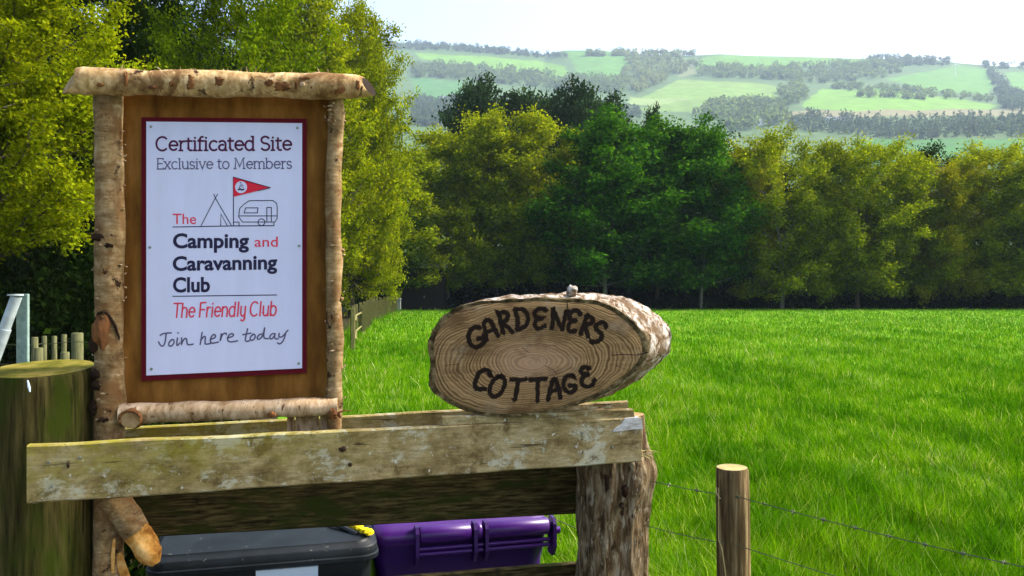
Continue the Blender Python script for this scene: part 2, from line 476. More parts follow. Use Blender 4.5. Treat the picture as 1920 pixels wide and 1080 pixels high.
FIELDS = [
 ([(690, 79), (1920, 79), (1920, 300), (690, 300)], (.09, .14, .06)),
 ([(775, 100), (860, 103), (1000, 113), (1060, 125), (1064, 146), (980, 143), (900, 124), (790, 112)], (.15, .27, .035)),
 ([(1060, 95), (1130, 93), (1185, 102), (1195, 112), (1165, 150), (1085, 146), (1075, 120)], (.10, .21, .04)),
 ([(770, 146), (870, 152), (868, 190), (782, 186)], (.075, .18, .06)),
 ([(1345, 102), (1500, 106), (1625, 110), (1600, 120), (1500, 124), (1400, 135), (1300, 132), (1310, 112)], (.12, .235, .035)),
 ([(1225, 172), (1270, 150), (1360, 152), (1450, 160), (1475, 175), (1470, 190), (1350, 195), (1200, 184)], (.18, .26, .06)),
 ([(1180, 182), (1290, 186), (1290, 200), (1180, 196)], (.25, .30, .12)),
 ([(1502, 197), (1540, 168), (1640, 166), (1760, 181), (1870, 196), (1860, 204), (1700, 208), (1520, 206)], (.16, .28, .035)),
 ([(1660, 150), (1720, 136), (1800, 124), (1850, 128), (1862, 160), (1850, 176), (1760, 172)], (.105, .22, .035)),
 ([(1884, 136), (1990, 138), (1990, 172), (1900, 168)], (.11, .23, .035)),
 ([(1478, 208), (1600, 207), (1900, 204), (1990, 206), (1990, 216), (1700, 219), (1480, 220)], (.24, .19, .12)),
 ([(1280, 118), (1300, 114), (1306, 140), (1270, 146)], (.2, .2, .11)),
 ([(1600, 262), (2000, 260), (2000, 310), (1600, 310)], (.05, .16, .03)),
 ([(1300, 186), (1370, 200), (1300, 212), (1180, 205)], (.16, .23, .06)),
]
FIELDS = [(p_, (.66 * c_[0], .78 * c_[1], .62 * c_[2])) for p_, c_ in FIELDS]
us = np.concatenate([np.linspace(-2.2, -.72, 90), np.linspace(-.71, .71, 640), np.linspace(.72, 2.2, 90)])
Ys = HK * np.concatenate([np.linspace(88, 400, 40), np.linspace(410, 1260, 190), np.linspace(1275, 1600, 12)])
UU, YY = np.meshgrid(us, Ys)
EE = hill_e(YY, UU)
co = np.stack([UU * YY, YY, CZ + EE * YY], -1).reshape(-1, 3)
nu = len(us)
ii = (np.arange(len(Ys) - 1)[:, None] * nu + np.arange(nu - 1)[None]).ravel()
M_hill, nt, b = M('hill_farmland', .95)
at_n = nt.nodes.new('ShaderNodeAttribute'); at_n.attribute_name = 'field_colour'
n = noise(nt, coords(nt), .035, 6, .65)
c = mix(nt, 1.0, at_n.outputs['Color'], ramp(nt, n, [(.3, .72), (.7, 1.2)]), 'MULTIPLY')
nt.links.new(c, b.inputs['Base Color'])
me = np_mesh('hills', co, np.stack([ii, ii + 1, ii + 1 + nu, ii + nu], -1), M_hill, True)
pxs, pys = (CX + F * UU).ravel(), (CY - F * EE).ravel()
pxj = pxs + 2 * np.sin(pys * .6) ; pyj = pys + 1.2 * np.sin(pxs * .05)
colr = np.tile(np.array([.06, .11, .036, 1.0]), (len(co), 1))
for poly, cc in FIELDS:
    k = inpoly(pxj, pyj, poly)
    colr[k, :3] = cc
at_c = me.color_attributes.new('field_colour', 'FLOAT_COLOR', 'POINT')
at_c.data.foreach_set('color', colr.astype(np.float32).ravel())
tag(link('hills', me), kind='structure')

# ------------------------------------------------------------------ trees
def rand_unit(rng, n):
    v = rng.normal(size=(n, 3)); return v / np.linalg.norm(v, axis=1, keepdims=True)

def leaf_quads(rng, P, D, leaf, flat=.8, aspect=.6, N=None):
    n = len(P)
    d = D * .6 + rand_unit(rng, n); d /= np.linalg.norm(d, axis=1, keepdims=True)
    nn = rand_unit(rng, n) * (.9 if N is None else .45); nn[:, 2] += flat
    if N is not None: nn = nn + N
    s = np.cross(d, nn); s /= np.linalg.norm(s, axis=1, keepdims=True) + 1e-9
    l = (leaf * rng.uniform(.6, 1.35, n))[:, None]
    v = np.stack([P, P + d*l*.5 + s*l*aspect*.5, P + d*l, P + d*l*.5 - s*l*aspect*.5], 1).reshape(-1, 3)
    q = np.arange(4 * n).reshape(n, 4)
    return v, q

ENV = {
 'round': lambda t: (1 - t ** 4.5) ** .55 * (.7 + .3 * np.sin(np.pi * min(1, t + .1))),
 'dome': lambda t: (1 - t ** 3.6) ** .55 * (.82 + .18 * min(1, t * 4)),
 'hedge': lambda t: (1 - t ** 6) ** .5 * .98,
 'spire': lambda t: (1 - t) ** .62 * (.55 + .45 * min(1, t * 5)),
 'pine': lambda t: (.35 + .65 * np.sin(np.pi * (t * .8 + .2)) ** .6) * (1.0 if t < .85 else .75),
}
def tree_meshes(seed, H, R, base, limbs, leaves, leaf, env, spread=.35, up=.5, twigs=6, r0=.16, flat=.8, mat=None, bark=None, twiglen=.32):
    rng = np.random.default_rng(seed)
    e = ENV[env]
    mb = MB()
    lean = rng.normal(size=2) * .02 * H
    TT = .80 if env != 'spire' else .93
    tp = [(lean[0]*t*t + .015*H*math.sin(5*t+seed), lean[1]*t*t + .012*H*math.sin(4*t+2*seed), H*TT*t) for t in np.linspace(0, 1, 9)]
    mb.tube(tp, [r0*(1 - .93*t)*(1.35 if t == 0 else 1) for t in np.linspace(0, 1, 9)], 8, cap=False)
    def trunk_at(z):
        t = min(max(z / (H*TT), 0), 1) * 8
        i = min(int(t), 7); f = t - i
        return Vector(tp[i]).lerp(Vector(tp[i+1]), f)
    A, B, W = [], [], []
    for i in range(limbs):
        t = (i + rng.uniform(.1, .9)) / limbs
        z1 = base + (H - base) * t
        r = R * e(t) * rng.uniform(.66, 1.15) * (1 + .16 * math.sin(2.39996 * i * 2 + seed + z1 * .9))
        az = 2.39996 * i + rng.normal() * .35
        z0 = max(.12 * H, z1 - r * up * rng.uniform(.7, 1.3) - .02 * H)
        s = trunk_at(z0); c = trunk_at(z1)
        end = Vector((c.x + r * math.cos(az), c.y + r * math.sin(az), z1))
        m1 = s.lerp(end, .5) + Vector((0, 0, (-.08 if up > 0 else .1) * r)) + Vector(rng.normal(size=3) * .06 * r)
        rr = r0 * .34 * (1 - .75 * t)
        pts = [s, s.lerp(m1, .55), m1, m1.lerp(end, .6), end]
        mb.tube(pts, [rr, rr*.8, rr*.55, rr*.35, rr*.12], 5, cap=False)
        for k in range(twigs):
            f = 1 - rng.uniform(0, .72) ** 1.1
            p = s.lerp(m1, f*2) if f < .5 else m1.lerp(end, f*2 - 1)
            o = (end - s).normalized()
            d = Vector(rng.normal(size=3)) * .75 + o * .7 + Vector((0, 0, .35 if up > 0 else -.1))
            d.normalize()
            L = twiglen * R * rng.uniform(.45, 1.1) * (1.1 - .4 * f)
            q = p + d * L
            mb.tube([p, p.lerp(q, .5) + Vector((0, 0, .04 * L)), q], [rr*.28, rr*.18, rr*.06], 3, cap=False)
            A.append(p); B.append(q); W.append(L * rng.uniform(.5, 1.5))
        A.append(m1.lerp(end, .4)); B.append(end); W.append(r * .25)
    A, B, W = np.array(A), np.array(B), np.array(W)
    idx = rng.choice(len(A), leaves, p=W / W.sum())
    f = rng.uniform(.1, 1.12, leaves)[:, None]
    off = rng.normal(size=(leaves, 3)) * spread * np.array([1, 1, .62])
    P = A[idx] + (B[idx] - A[idx]) * f + off
    N = off / (np.linalg.norm(off, axis=1, keepdims=True) + 1e-9)
    P[:, 2] = np.maximum(P[:, 2], .1)
    D = (B - A)[idx]; D = D / (np.linalg.norm(D, axis=1, keepdims=True) + 1e-9)
    v, q = leaf_quads(rng, P, D, leaf, flat * .6, .6, N)
    crown = np_mesh('crown', v, q, mat)
    o = mb.build('trunk', bark)
    trunk = o.data
    off = Vector(o.location)
    bpy.data.objects.remove(o)
    trunk.transform(Matrix.Translation(off))
    return crown, trunk

LM = {
 'lime':  leafmat('lime_beech_leaves', (.085, .125, .002), (.175, .235, .003), (.29, .35, .008), .45),
 'olive': leafmat('olive_beech_leaves', (.078, .122, .002), (.16, .225, .003), (.27, .345, .007), .45),
 'bronze': leafmat('bronze_beech_leaves', (.095, .112, .002), (.175, .195, .003), (.27, .29, .008), .45),
 'dark':  leafmat('sycamore_leaves', (.014, .060, .002), (.030, .110, .003), (.075, .195, .008), .38),
 'mid':   leafmat('mid_green_leaves', (.045, .085, .002), (.09, .15, .003), (.16, .23, .006), .42),
 'deep':  leafmat('dark_and_shade_toned_leaves', (.005, .014, .0015), (.011, .026, .002), (.022, .044, .004), .3),  # dark foliage; deep woodland shade is also put into this colour
 'black':  leafmat('shade_toned_black_leaves', (.003, .008, .001), (.006, .014, .0015), (.012, .024, .002), .15),  # near-black, so the undergrowth carries shade in its own colour
 'pine':  leafmat('pine_needles', (.014, .034, .010), (.026, .054, .016), (.042, .078, .020), .12),
}
M_trunk = surf('grey_brown_bark', [(.3, (.035, .028, .018)), (.7, (.10, .085, .055))], (4, 4, .8), 4, bdist=.02)
M_trunk_pale = surf('pale_lichen_bark', [(.3, (.09, .09, .065)), (.7, (.24, .24, .19))], (3, 3, .8), 4, bdist=.02)
M_trunk_pine = surf('pine_bark', [(.3, (.04, .022, .014)), (.7, (.10, .055, .03))], (4, 4, .8), 4, bdist=.02)

PROTO = {
 'beech_a': dict(seed=11, H=16, R=3.9, base=2.0, limbs=66, leaves=36000, leaf=.22, env='dome', spread=.33, up=.75, twigs=5),
 'beech_b': dict(seed=12, H=16, R=3.7, base=2.6, limbs=70, leaves=36000, leaf=.21, env='round', spread=.31, up=.95, twigs=5),
 'beech_c': dict(seed=13, H=16, R=4.4, base=1.5, limbs=74, leaves=38000, leaf=.22, env='hedge', spread=.36, up=.7, twigs=5),
 'sycamore': dict(seed=14, H=17, R=4.2, base=3.0, limbs=74, leaves=36000, leaf=.29, env='round', spread=.46, up=.45, twigs=2, flat=1.2, twiglen=.22),
 'sycamore_b': dict(seed=15, H=17, R=3.9, base=2.0, limbs=70, leaves=34000, leaf=.29, env='dome', spread=.46, up=.45, twigs=2, flat=1.2, twiglen=.22),
 'pine': dict(seed=16, H=20, R=3.6, base=8, limbs=56, leaves=16000, leaf=.36, env='pine', spread=.48, up=.25, twigs=4, r0=.22, flat=.5),
 'big_a': dict(seed=17, H=19, R=4.8, base=1.2, limbs=95, leaves=62000, leaf=.18, env='dome', spread=.28, up=.85, r0=.24, twigs=6, twiglen=.26),
 'big_b': dict(seed=18, H=20, R=4.0, base=3.0, limbs=95, leaves=58000, leaf=.18, env='spire', spread=.26, up=.9, r0=.22, twigs=6, twiglen=.28),
 'near': dict(seed=19, H=11, R=3.0, base=3.6, limbs=90, leaves=120000, leaf=.09, env='round', spread=.15, up=.7, r0=.17, twigs=8, twiglen=.30),
}
CACHE = {}
def tree(name, kind, col, px, D, top, width, label, cat='tree', group=None, bark=None, rot=None, z=0.0):
    if kind not in CACHE:
        CACHE[kind] = tree_meshes(mat=LM[col], bark=M_trunk, **PROTO[kind])
    crown, trunk = CACHE[kind]
    p = PROTO[kind]
    H = CZ + (CY - top) / F * D - z
    sz = H / p['H'] * (.955 if D > 60 else 1.0)
    sx = 1.18 * (width / F * D) / (2 * p['R'])
    x = (px - CX) / F * D
    root = empty(name, (x, D, z), label, cat, group)
    rot = random.uniform(0, 6.28) if rot is None else rot
    for nm, me, mt in (('crown', crown, LM[col]), ('trunk', trunk, bark or M_trunk)):
        o = link(nm, me, root)
        o.scale = (sx, sx, sz); o.rotation_euler = (0, 0, rot)
        o.material_slots[0].link = 'OBJECT'; o.material_slots[0].material = mt
    return root

G_BACK = 'shelter belt of trees along the far edge of the field'
G_LEFT = 'tall trees behind the notice board'
T = tree
# shelter belt across the far edge
T('beech_tree', 'beech_a', 'olive', 775, 66, 262, 170, 'loose olive tree standing right behind the black shed', 'tree', G_BACK)
T('beech_tree', 'beech_b', 'lime', 838, 69, 226, 170, 'yellow-green tree directly below the dark pine at the left end of the skyline group', 'tree', G_BACK, M_trunk_pale)
T('beech_tree', 'beech_a', 'lime', 925, 70, 198, 190, 'feathery yellow tree with bright upright shoots on its crown, below the low pine tops', 'tree', G_BACK)
T('beech_tree', 'beech_b', 'lime', 1018, 69, 192, 170, 'bright yellow-green tree touching the left side of the dark green sycamores', 'tree', G_BACK)
T('sycamore_tree', 'sycamore', 'dark', 1128, 66.5, 202, 200, 'dense dark green sycamore, leftmost of the three, its clumps meeting yellow foliage', 'tree', G_BACK, M_trunk_pale)
T('sycamore_tree', 'sycamore_b', 'dark', 1232, 68, 212, 185, 'dark green sycamore in the middle of the three, right above the log slice', 'tree', G_BACK)
T('sycamore_tree', 'sycamore', 'dark', 1318, 66.8, 212, 145, 'narrower dark green sycamore, rightmost of the three, beside the bronze beech', 'tree', G_BACK, M_trunk_pale, 2.2)
T('beech_tree', 'beech_c', 'bronze', 1400, 69, 262, 130, 'brownest beech of the belt, between the sycamores and a taller olive crown', 'tree', G_BACK)
T('beech_tree', 'beech_c', 'olive', 1462, 68, 236, 165, 'olive beech with the tallest crown right of the brown beech', 'tree', G_BACK, M_trunk_pale)
T('beech_tree', 'beech_a', 'olive', 1545, 70, 250, 140, 'olive beech with a notched top between two taller rounded crowns', 'tree', G_BACK)
T('beech_tree', 'beech_c', 'olive', 1612, 67, 246, 165, 'wide olive beech whose crown stands under the spruce row on the hillside', 'tree', G_BACK)
T('beech_tree', 'beech_a', 'olive', 1695, 69, 284, 140, 'lower olive beech in the dip of the belt below the flat green meadow', 'tree', G_BACK)
T('beech_tree', 'beech_c', 'bronze', 1765, 68, 290, 130, 'low bronze-tinted beech at the foot of a domed crown', 'tree', G_BACK)
T('beech_tree', 'beech_c', 'lime', 1822, 70, 256, 190, 'broad domed beech with a sunlit yellow top near the right end of the belt', 'tree', G_BACK)
T('beech_tree', 'beech_c', 'olive', 1915, 68, 280, 170, 'olive beech cut by the right edge of the photo', 'tree', G_BACK)
T('beech_tree', 'beech_a', 'bronze', 2040, 69, 270, 180, 'bronze beech standing beyond the right edge of the field', 'tree', G_BACK)
T('beech_tree', 'beech_a', 'mid', 1090, 74, 235, 180, 'mid-green tree filling the gap behind the leftmost sycamore', 'tree', G_BACK)
T('beech_tree', 'beech_c', 'mid', 1560, 75, 285, 190, 'shaded mid-green tree standing behind the notched olive beech', 'tree', G_BACK)
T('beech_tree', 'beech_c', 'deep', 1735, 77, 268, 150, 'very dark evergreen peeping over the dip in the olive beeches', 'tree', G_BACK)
T('beech_tree', 'beech_c', 'deep', 1420, 76, 285, 200, 'tree coloured dark for deep shade, standing behind the brown beech', 'tree', G_BACK)
T('beech_tree', 'beech_c', 'deep', 1880, 76, 300, 200, 'tree coloured dark for deep shade, standing behind the domed beech', 'tree', G_BACK)
T('beech_tree', 'beech_c', 'deep', 1250, 75, 240, 220, 'tree coloured dark for deep shade, hidden behind the middle sycamore', 'tree', G_BACK)
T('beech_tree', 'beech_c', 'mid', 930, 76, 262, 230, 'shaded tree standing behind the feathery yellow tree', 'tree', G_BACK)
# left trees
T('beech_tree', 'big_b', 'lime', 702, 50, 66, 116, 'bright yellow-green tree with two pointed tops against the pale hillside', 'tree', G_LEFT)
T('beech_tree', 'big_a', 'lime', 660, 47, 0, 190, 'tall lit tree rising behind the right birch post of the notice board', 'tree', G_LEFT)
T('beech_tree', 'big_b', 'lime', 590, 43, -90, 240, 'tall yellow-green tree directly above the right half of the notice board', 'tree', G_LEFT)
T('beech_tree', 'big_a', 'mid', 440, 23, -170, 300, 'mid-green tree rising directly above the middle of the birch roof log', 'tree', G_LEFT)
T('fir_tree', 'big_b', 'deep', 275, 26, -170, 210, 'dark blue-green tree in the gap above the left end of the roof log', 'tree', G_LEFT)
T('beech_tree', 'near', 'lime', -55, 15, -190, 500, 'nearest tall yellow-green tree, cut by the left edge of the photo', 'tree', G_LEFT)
T('beech_tree', 'big_a', 'deep', 110, 30, -150, 420, 'tree coloured dark for shade behind the nearest yellow-green tree', 'tree', G_LEFT)
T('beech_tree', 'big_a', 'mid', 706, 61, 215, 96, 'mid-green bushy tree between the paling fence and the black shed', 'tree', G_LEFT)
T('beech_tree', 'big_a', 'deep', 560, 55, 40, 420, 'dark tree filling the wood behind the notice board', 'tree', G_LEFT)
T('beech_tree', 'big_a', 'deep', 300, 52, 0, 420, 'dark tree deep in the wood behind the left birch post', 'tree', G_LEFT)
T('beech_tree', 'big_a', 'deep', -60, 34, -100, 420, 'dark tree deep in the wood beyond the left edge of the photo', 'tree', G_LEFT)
# pines on the rise behind the belt
G_PINE = 'pines rising behind the yellow trees'
def pine(px, top, w, D, label):
    u = (px - CX) / F
    D -= 22; z = 0.0
    T('pine_tree', 'pine', 'pine', px, D, top, w, label, 'pine', G_PINE, M_trunk_pine, None, z)
pine(893, 128, 100, 118, 'tallest dark pine, standing free at the left of the pine group')
pine(940, 160, 100, 122, 'small dark pine just right of the tallest pine')
pine(985, 156, 105, 121, 'dark pine with a flat top in the low middle of the pine group')
pine(1032, 154, 100, 124, 'dark pine between the flat-topped pine and the pointed pine')
pine(1080, 138, 95, 119, 'pointed dark pine standing above the right half of the pine group')
pine(1132, 162, 100, 123, 'lowest pine at the right end of the group, over the sycamores')
pine(1222, 184, 40, 110, 'lone brownish-green pine top poking above the middle sycamore')
pine(868, 170, 44, 120, 'short pine on the left flank of the tallest pine')

# understorey: a mass of low leaves under the belt and in the left wood, with shade in their colour
def leaf_mass(name, label, spots, n, leaf, mat, seed, cat='undergrowth'):
    rng = np.random.default_rng(seed)
    spots = np.array(spots, float)                       # x, y, rx, ry, h
    i = rng.integers(0, len(spots), n)
    s = spots[i]
    d = rand_unit(rng, n) * rng.uniform(.35, 1, n)[:, None] ** .5
    P = np.stack([s[:, 0] + d[:, 0] * s[:, 2], s[:, 1] + d[:, 1] * s[:, 3], np.abs(d[:, 2]) * s[:, 4]], 1)
    v, q = leaf_quads(rng, P, np.tile([[0, 0, 1.0]], (n, 1)), leaf, .5)
    o = link(name, np_mesh(name, v, q, mat))
    tag(o, label, cat, None, 'stuff')
    return o
rng = random.Random(8)
leaf_mass('undergrowth', 'scrub coloured near-black for the shade beneath the trees at the far edge of the field',
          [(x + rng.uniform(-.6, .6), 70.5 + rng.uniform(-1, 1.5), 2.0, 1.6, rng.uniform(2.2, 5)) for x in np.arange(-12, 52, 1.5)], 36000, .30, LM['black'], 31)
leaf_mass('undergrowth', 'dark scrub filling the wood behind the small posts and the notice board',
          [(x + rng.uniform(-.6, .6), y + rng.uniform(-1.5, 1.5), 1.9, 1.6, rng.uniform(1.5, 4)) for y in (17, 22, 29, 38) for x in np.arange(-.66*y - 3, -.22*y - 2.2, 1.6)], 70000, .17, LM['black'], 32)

leaf_mass('undergrowth', 'near-black leaves added to darken the gap between the round post and the bins',
          [(x + rng.uniform(-.1, .1), y, .55, .5, rng.uniform(.5, .9)) for y in (4.6, 5.6, 6.8, 8.2) for x in np.arange(-.62*y, -.40*y, .45)], 26000, .055, LM['black'], 33)  # leaves added over the lit floor to make this gap dark

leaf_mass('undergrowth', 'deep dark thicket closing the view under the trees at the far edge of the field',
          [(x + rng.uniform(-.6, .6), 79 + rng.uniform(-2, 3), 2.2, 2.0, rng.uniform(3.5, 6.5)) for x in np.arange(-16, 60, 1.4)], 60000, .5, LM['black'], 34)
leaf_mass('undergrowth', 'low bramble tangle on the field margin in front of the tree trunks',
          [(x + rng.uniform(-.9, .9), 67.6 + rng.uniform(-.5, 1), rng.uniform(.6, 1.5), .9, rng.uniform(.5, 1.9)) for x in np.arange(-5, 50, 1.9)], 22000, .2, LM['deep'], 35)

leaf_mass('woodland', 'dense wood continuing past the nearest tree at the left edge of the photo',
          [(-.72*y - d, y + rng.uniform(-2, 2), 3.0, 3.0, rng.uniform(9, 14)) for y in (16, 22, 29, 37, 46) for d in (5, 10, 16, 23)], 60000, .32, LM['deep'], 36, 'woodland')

# ------------------------------------------------------------------ woods, houses and turbine on the far hillside
def far_wood(label, polys, n, h, mat, seed, quads=60, spruce=False):
    rng = np.random.default_rng(seed)
    pts = []
    for poly, share in polys:
        a = np.array(poly, float)
        need, got = int(n * share), 0
        while got < need:
            x = rng.uniform(a[:, 0].min(), a[:, 0].max()); y = rng.uniform(a[:, 1].min(), a[:, 1].max())
            if inpoly(np.array([x]), np.array([y]), poly)[0]:
                pts.append(hill_pt(x, y)); got += 1
    P, DD = [], []
    for p in pts:
        s = h * .84 * HK * rng.uniform(.5, 1.3)
        k = quads
        d = rand_unit(rng, k) * rng.uniform(.4, 1, k)[:, None]
        if spruce:
            t = rng.uniform(0, 1, k)
            q = np.stack([d[:, 0] * .2 * s * (1 - t), d[:, 1] * .2 * s * (1 - t), s * t], 1)
        else:
            q = np.stack([d[:, 0] * .45 * s, d[:, 1] * .45 * s, s * .55 + d[:, 2] * .45 * s], 1)
        P.append(q + np.array(p)); DD.append(d)
    P, DD = np.concatenate(P), np.concatenate(DD)
    v, q = leaf_quads(rng, P, DD, h * HK * (.16 if spruce else .21), .3, .8)
    tag(link('far_woodland', np_mesh('far_woodland', v, q, mat)), label, 'woodland', None, 'stuff')
FM1 = leafmat('distant_leaves', (.055, .10, .055), (.09, .15, .075), (.13, .20, .095), .5, .02)  # far leaf colours paled and blued to carry some distance haze
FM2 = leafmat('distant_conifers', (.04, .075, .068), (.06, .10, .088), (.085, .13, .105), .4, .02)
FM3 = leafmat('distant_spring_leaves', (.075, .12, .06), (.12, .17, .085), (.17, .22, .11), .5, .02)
far_wood('dark moor plantation along the top of the left ridge', [([(700, 80), (900, 90), (1015, 103), (1090, 108), (1000, 108), (850, 96), (720, 92)], 1.0)], 260, 8, FM2, 41)
far_wood('hazy band of trees between the two fields of the left hillside', [([(775, 122), (900, 127), (1060, 148), (1170, 152), (1170, 178), (1060, 172), (880, 150), (775, 146)], 1.0)], 330, 11, FM1, 42)
far_wood('pale spring woodland on the middle of the hillside', [([(1175, 112), (1260, 108), (1310, 120), (1262, 150), (1200, 176), (1150, 172), (1165, 145)], .7), ([(1090, 103), (1300, 103), (1300, 106), (1090, 106)], .3)], 260, 11, FM3, 43)
far_wood('scattered trees across the upper right hillside', [([(1300, 126), (1440, 130), (1500, 122), (1690, 118), (1700, 132), (1650, 148), (1560, 158), (1440, 150), (1310, 144)], 1.0)], 330, 11, FM1, 44)
far_wood('dark trees on the ridge beside the wind turbine', [([(1630, 106), (1780, 112), (1780, 124), (1690, 124), (1630, 116)], .7), ([(1840, 118), (1990, 124), (1990, 134), (1850, 128)], .3)], 170, 9, FM2, 45)
far_wood('long hedgerow with trees crossing the right hillside', [([(1560, 158), (1680, 166), (1860, 186), (1860, 194), (1680, 176), (1560, 168)], .7), ([(1610, 178), (1740, 184), (1740, 188), (1610, 182)], .3)], 150, 8, FM1, 46)
far_wood('dark wooded strip running down the right hillside', [([(1838, 122), (1860, 128), (1900, 175), (1990, 182), (1990, 214), (1880, 205), (1866, 170)], 1.0)], 190, 11, FM2, 47)
far_wood('rounded clump of trees between the two bright fields', [([(1462, 168), (1500, 160), (1512, 188), (1490, 200), (1464, 196)], .3), ([(1340, 192), (1465, 192), (1484, 235), (1370, 250), (1300, 215)], .7)], 230, 11, FM1, 48)
far_wood('row of dark spruces along the valley floor', [([(1480, 222), (1560, 226), (1700, 232), (1990, 222), (1990, 256), (1700, 262), (1480, 246)], 1.0)], 520, 10, FM2, 49, 34, True)
far_wood('blue-green wood below the teal field on the left', [([(775, 188), (880, 194), (1000, 205), (1200, 205), (1200, 225), (775, 240)], 1.0)], 330, 10, FM2, 50)
M_wall = plain('white_harling', (.75, .75, .74), .8)
M_slate_roof = plain('slate_roof', (.16, .17, .20), .7)
M_window = plain('dark_window', (.03, .035, .045), .2)
def farmhouse(px, py, w, h, label):
    p = hill_pt(px, py); w *= HK; h *= HK
    r = empty('farmhouse', p, label, 'farmhouse', 'white farm buildings on the hillside')
    mb = MB(); mb.box((p.x, p.y, p.z + h/2 - 1), w, 6, h + 2); mb.build('wall', M_wall, r)
    mb = MB()
    a = [(-w/2-.3, -3.4), (w/2+.3, -3.4), (w/2+.3, 3.4), (-w/2-.3, 3.4)]
    z = p.z + h + .02
    vs = [(p.x+x, p.y+y, z) for x, y in a] + [(p.x - w/2 - .3, p.y, z + 2.6), (p.x + w/2 + .3, p.y, z + 2.6)]
    mb.add(vs, [(0, 1, 5, 4), (2, 3, 4, 5), (1, 2, 5), (3, 0, 4), (3, 2, 1, 0)]); mb.build('roof', M_slate_roof, r)
    for k in range(3):
        mb = MB(); mb.box((p.x + w * (-.3 + .3*k), p.y - 3.02, p.z + h*.55), w*.09, .1, h*.4); mb.build('window', M_window, r)
farmhouse(842, 190, 17, 4, 'long white farm building beside the dark pine on the left')
farmhouse(1412, 236, 15, 4, 'white farm building among trees below the rounded clump')
farmhouse(1572, 232, 20, 4, 'longest white farm building, in front of the dark spruce row')
p = hill_pt(1791, 142)
r = empty('wind_turbine', p, 'slender white wind turbine standing in the green field near the ridge', 'wind turbine')
Ht = (142 - 120) / F * p.y
mb = MB(); mb.tube([p - Vector((0, 0, 1)), p + Vector((0, 0, Ht))], [.75, .45], 10); mb.build('tower', M_wall, r, True)
hub = p + Vector((0, -1.2, Ht))
mb = MB(); mb.tube([hub + Vector((0, -.6, 0)), hub + Vector((0, 2.6, 0))], [.5, .7], 8); mb.build('nacelle', M_wall, r, True)
for k in range(3):
    a = math.radians(97 + 120 * k)
    d = Vector((math.cos(a), 0, math.sin(a)))
    mb = MB(); mb.tube([hub + Vector((0, -.5, 0)), hub + Vector((0, -.5, 0)) + d * 2, hub + Vector((0, -.5, 0)) + d * Ht * .45], [.28, .42, .1], 6, squash=(1, .4, 1)); mb.build('blade', M_wall, r)

# ------------------------------------------------------------------ grass
def grass_mat():
    m = bpy.data.materials.new('meadow_grass'); m.use_nodes = True
    nt = m.node_tree; nt.nodes.clear()
    out = nt.nodes.new('ShaderNodeOutputMaterial')
    g = nt.nodes.new('ShaderNodeNewGeometry')
    c = ramp(nt, g.outputs['Random Per Island'], [(0.0, (.06, .16, .002)), (.5, (.115, .27, .003)), (.84, (.18, .33, .006)), (1.0, (.40, .42, .12))])
    n = ramp(nt, noise(nt, coords(nt, (1, .4, 1)), .55, 5, .6), [(.36, (.50, .68, .5)), (.52, (.95, 1.0, 1)), (.68, (1.5, 1.25, 3.5))])
    c = mix(nt, 1.0, c, n, 'MULTIPLY')
    n = ramp(nt, noise(nt, coords(nt, (1, .8, 1)), 2.3, 4, .6), [(.46, (1.08, 1.04, 1)), (.56, (.62, .78, .6)), (.70, (.42, .60, .5))])  # darker clumps put tuft shadows into the grass colour
    c = mix(nt, 1.0, c, n, 'MULTIPLY')
    d = nt.nodes.new('ShaderNodeBsdfDiffuse'); nt.links.new(c, d.inputs[0])
    t = nt.nodes.new('ShaderNodeBsdfTranslucent'); nt.links.new(mix(nt, 1.0, c, (1.2, 1.15, .6), 'MULTIPLY'), t.inputs[0])
    ms = nt.nodes.new('ShaderNodeMixShader'); ms.inputs[0].default_value = .38
    nt.links.new(d.outputs[0], ms.inputs[1]); nt.links.new(t.outputs[0], ms.inputs[2])
    nt.links.new(ms.outputs[0], out.inputs[0])
    return m
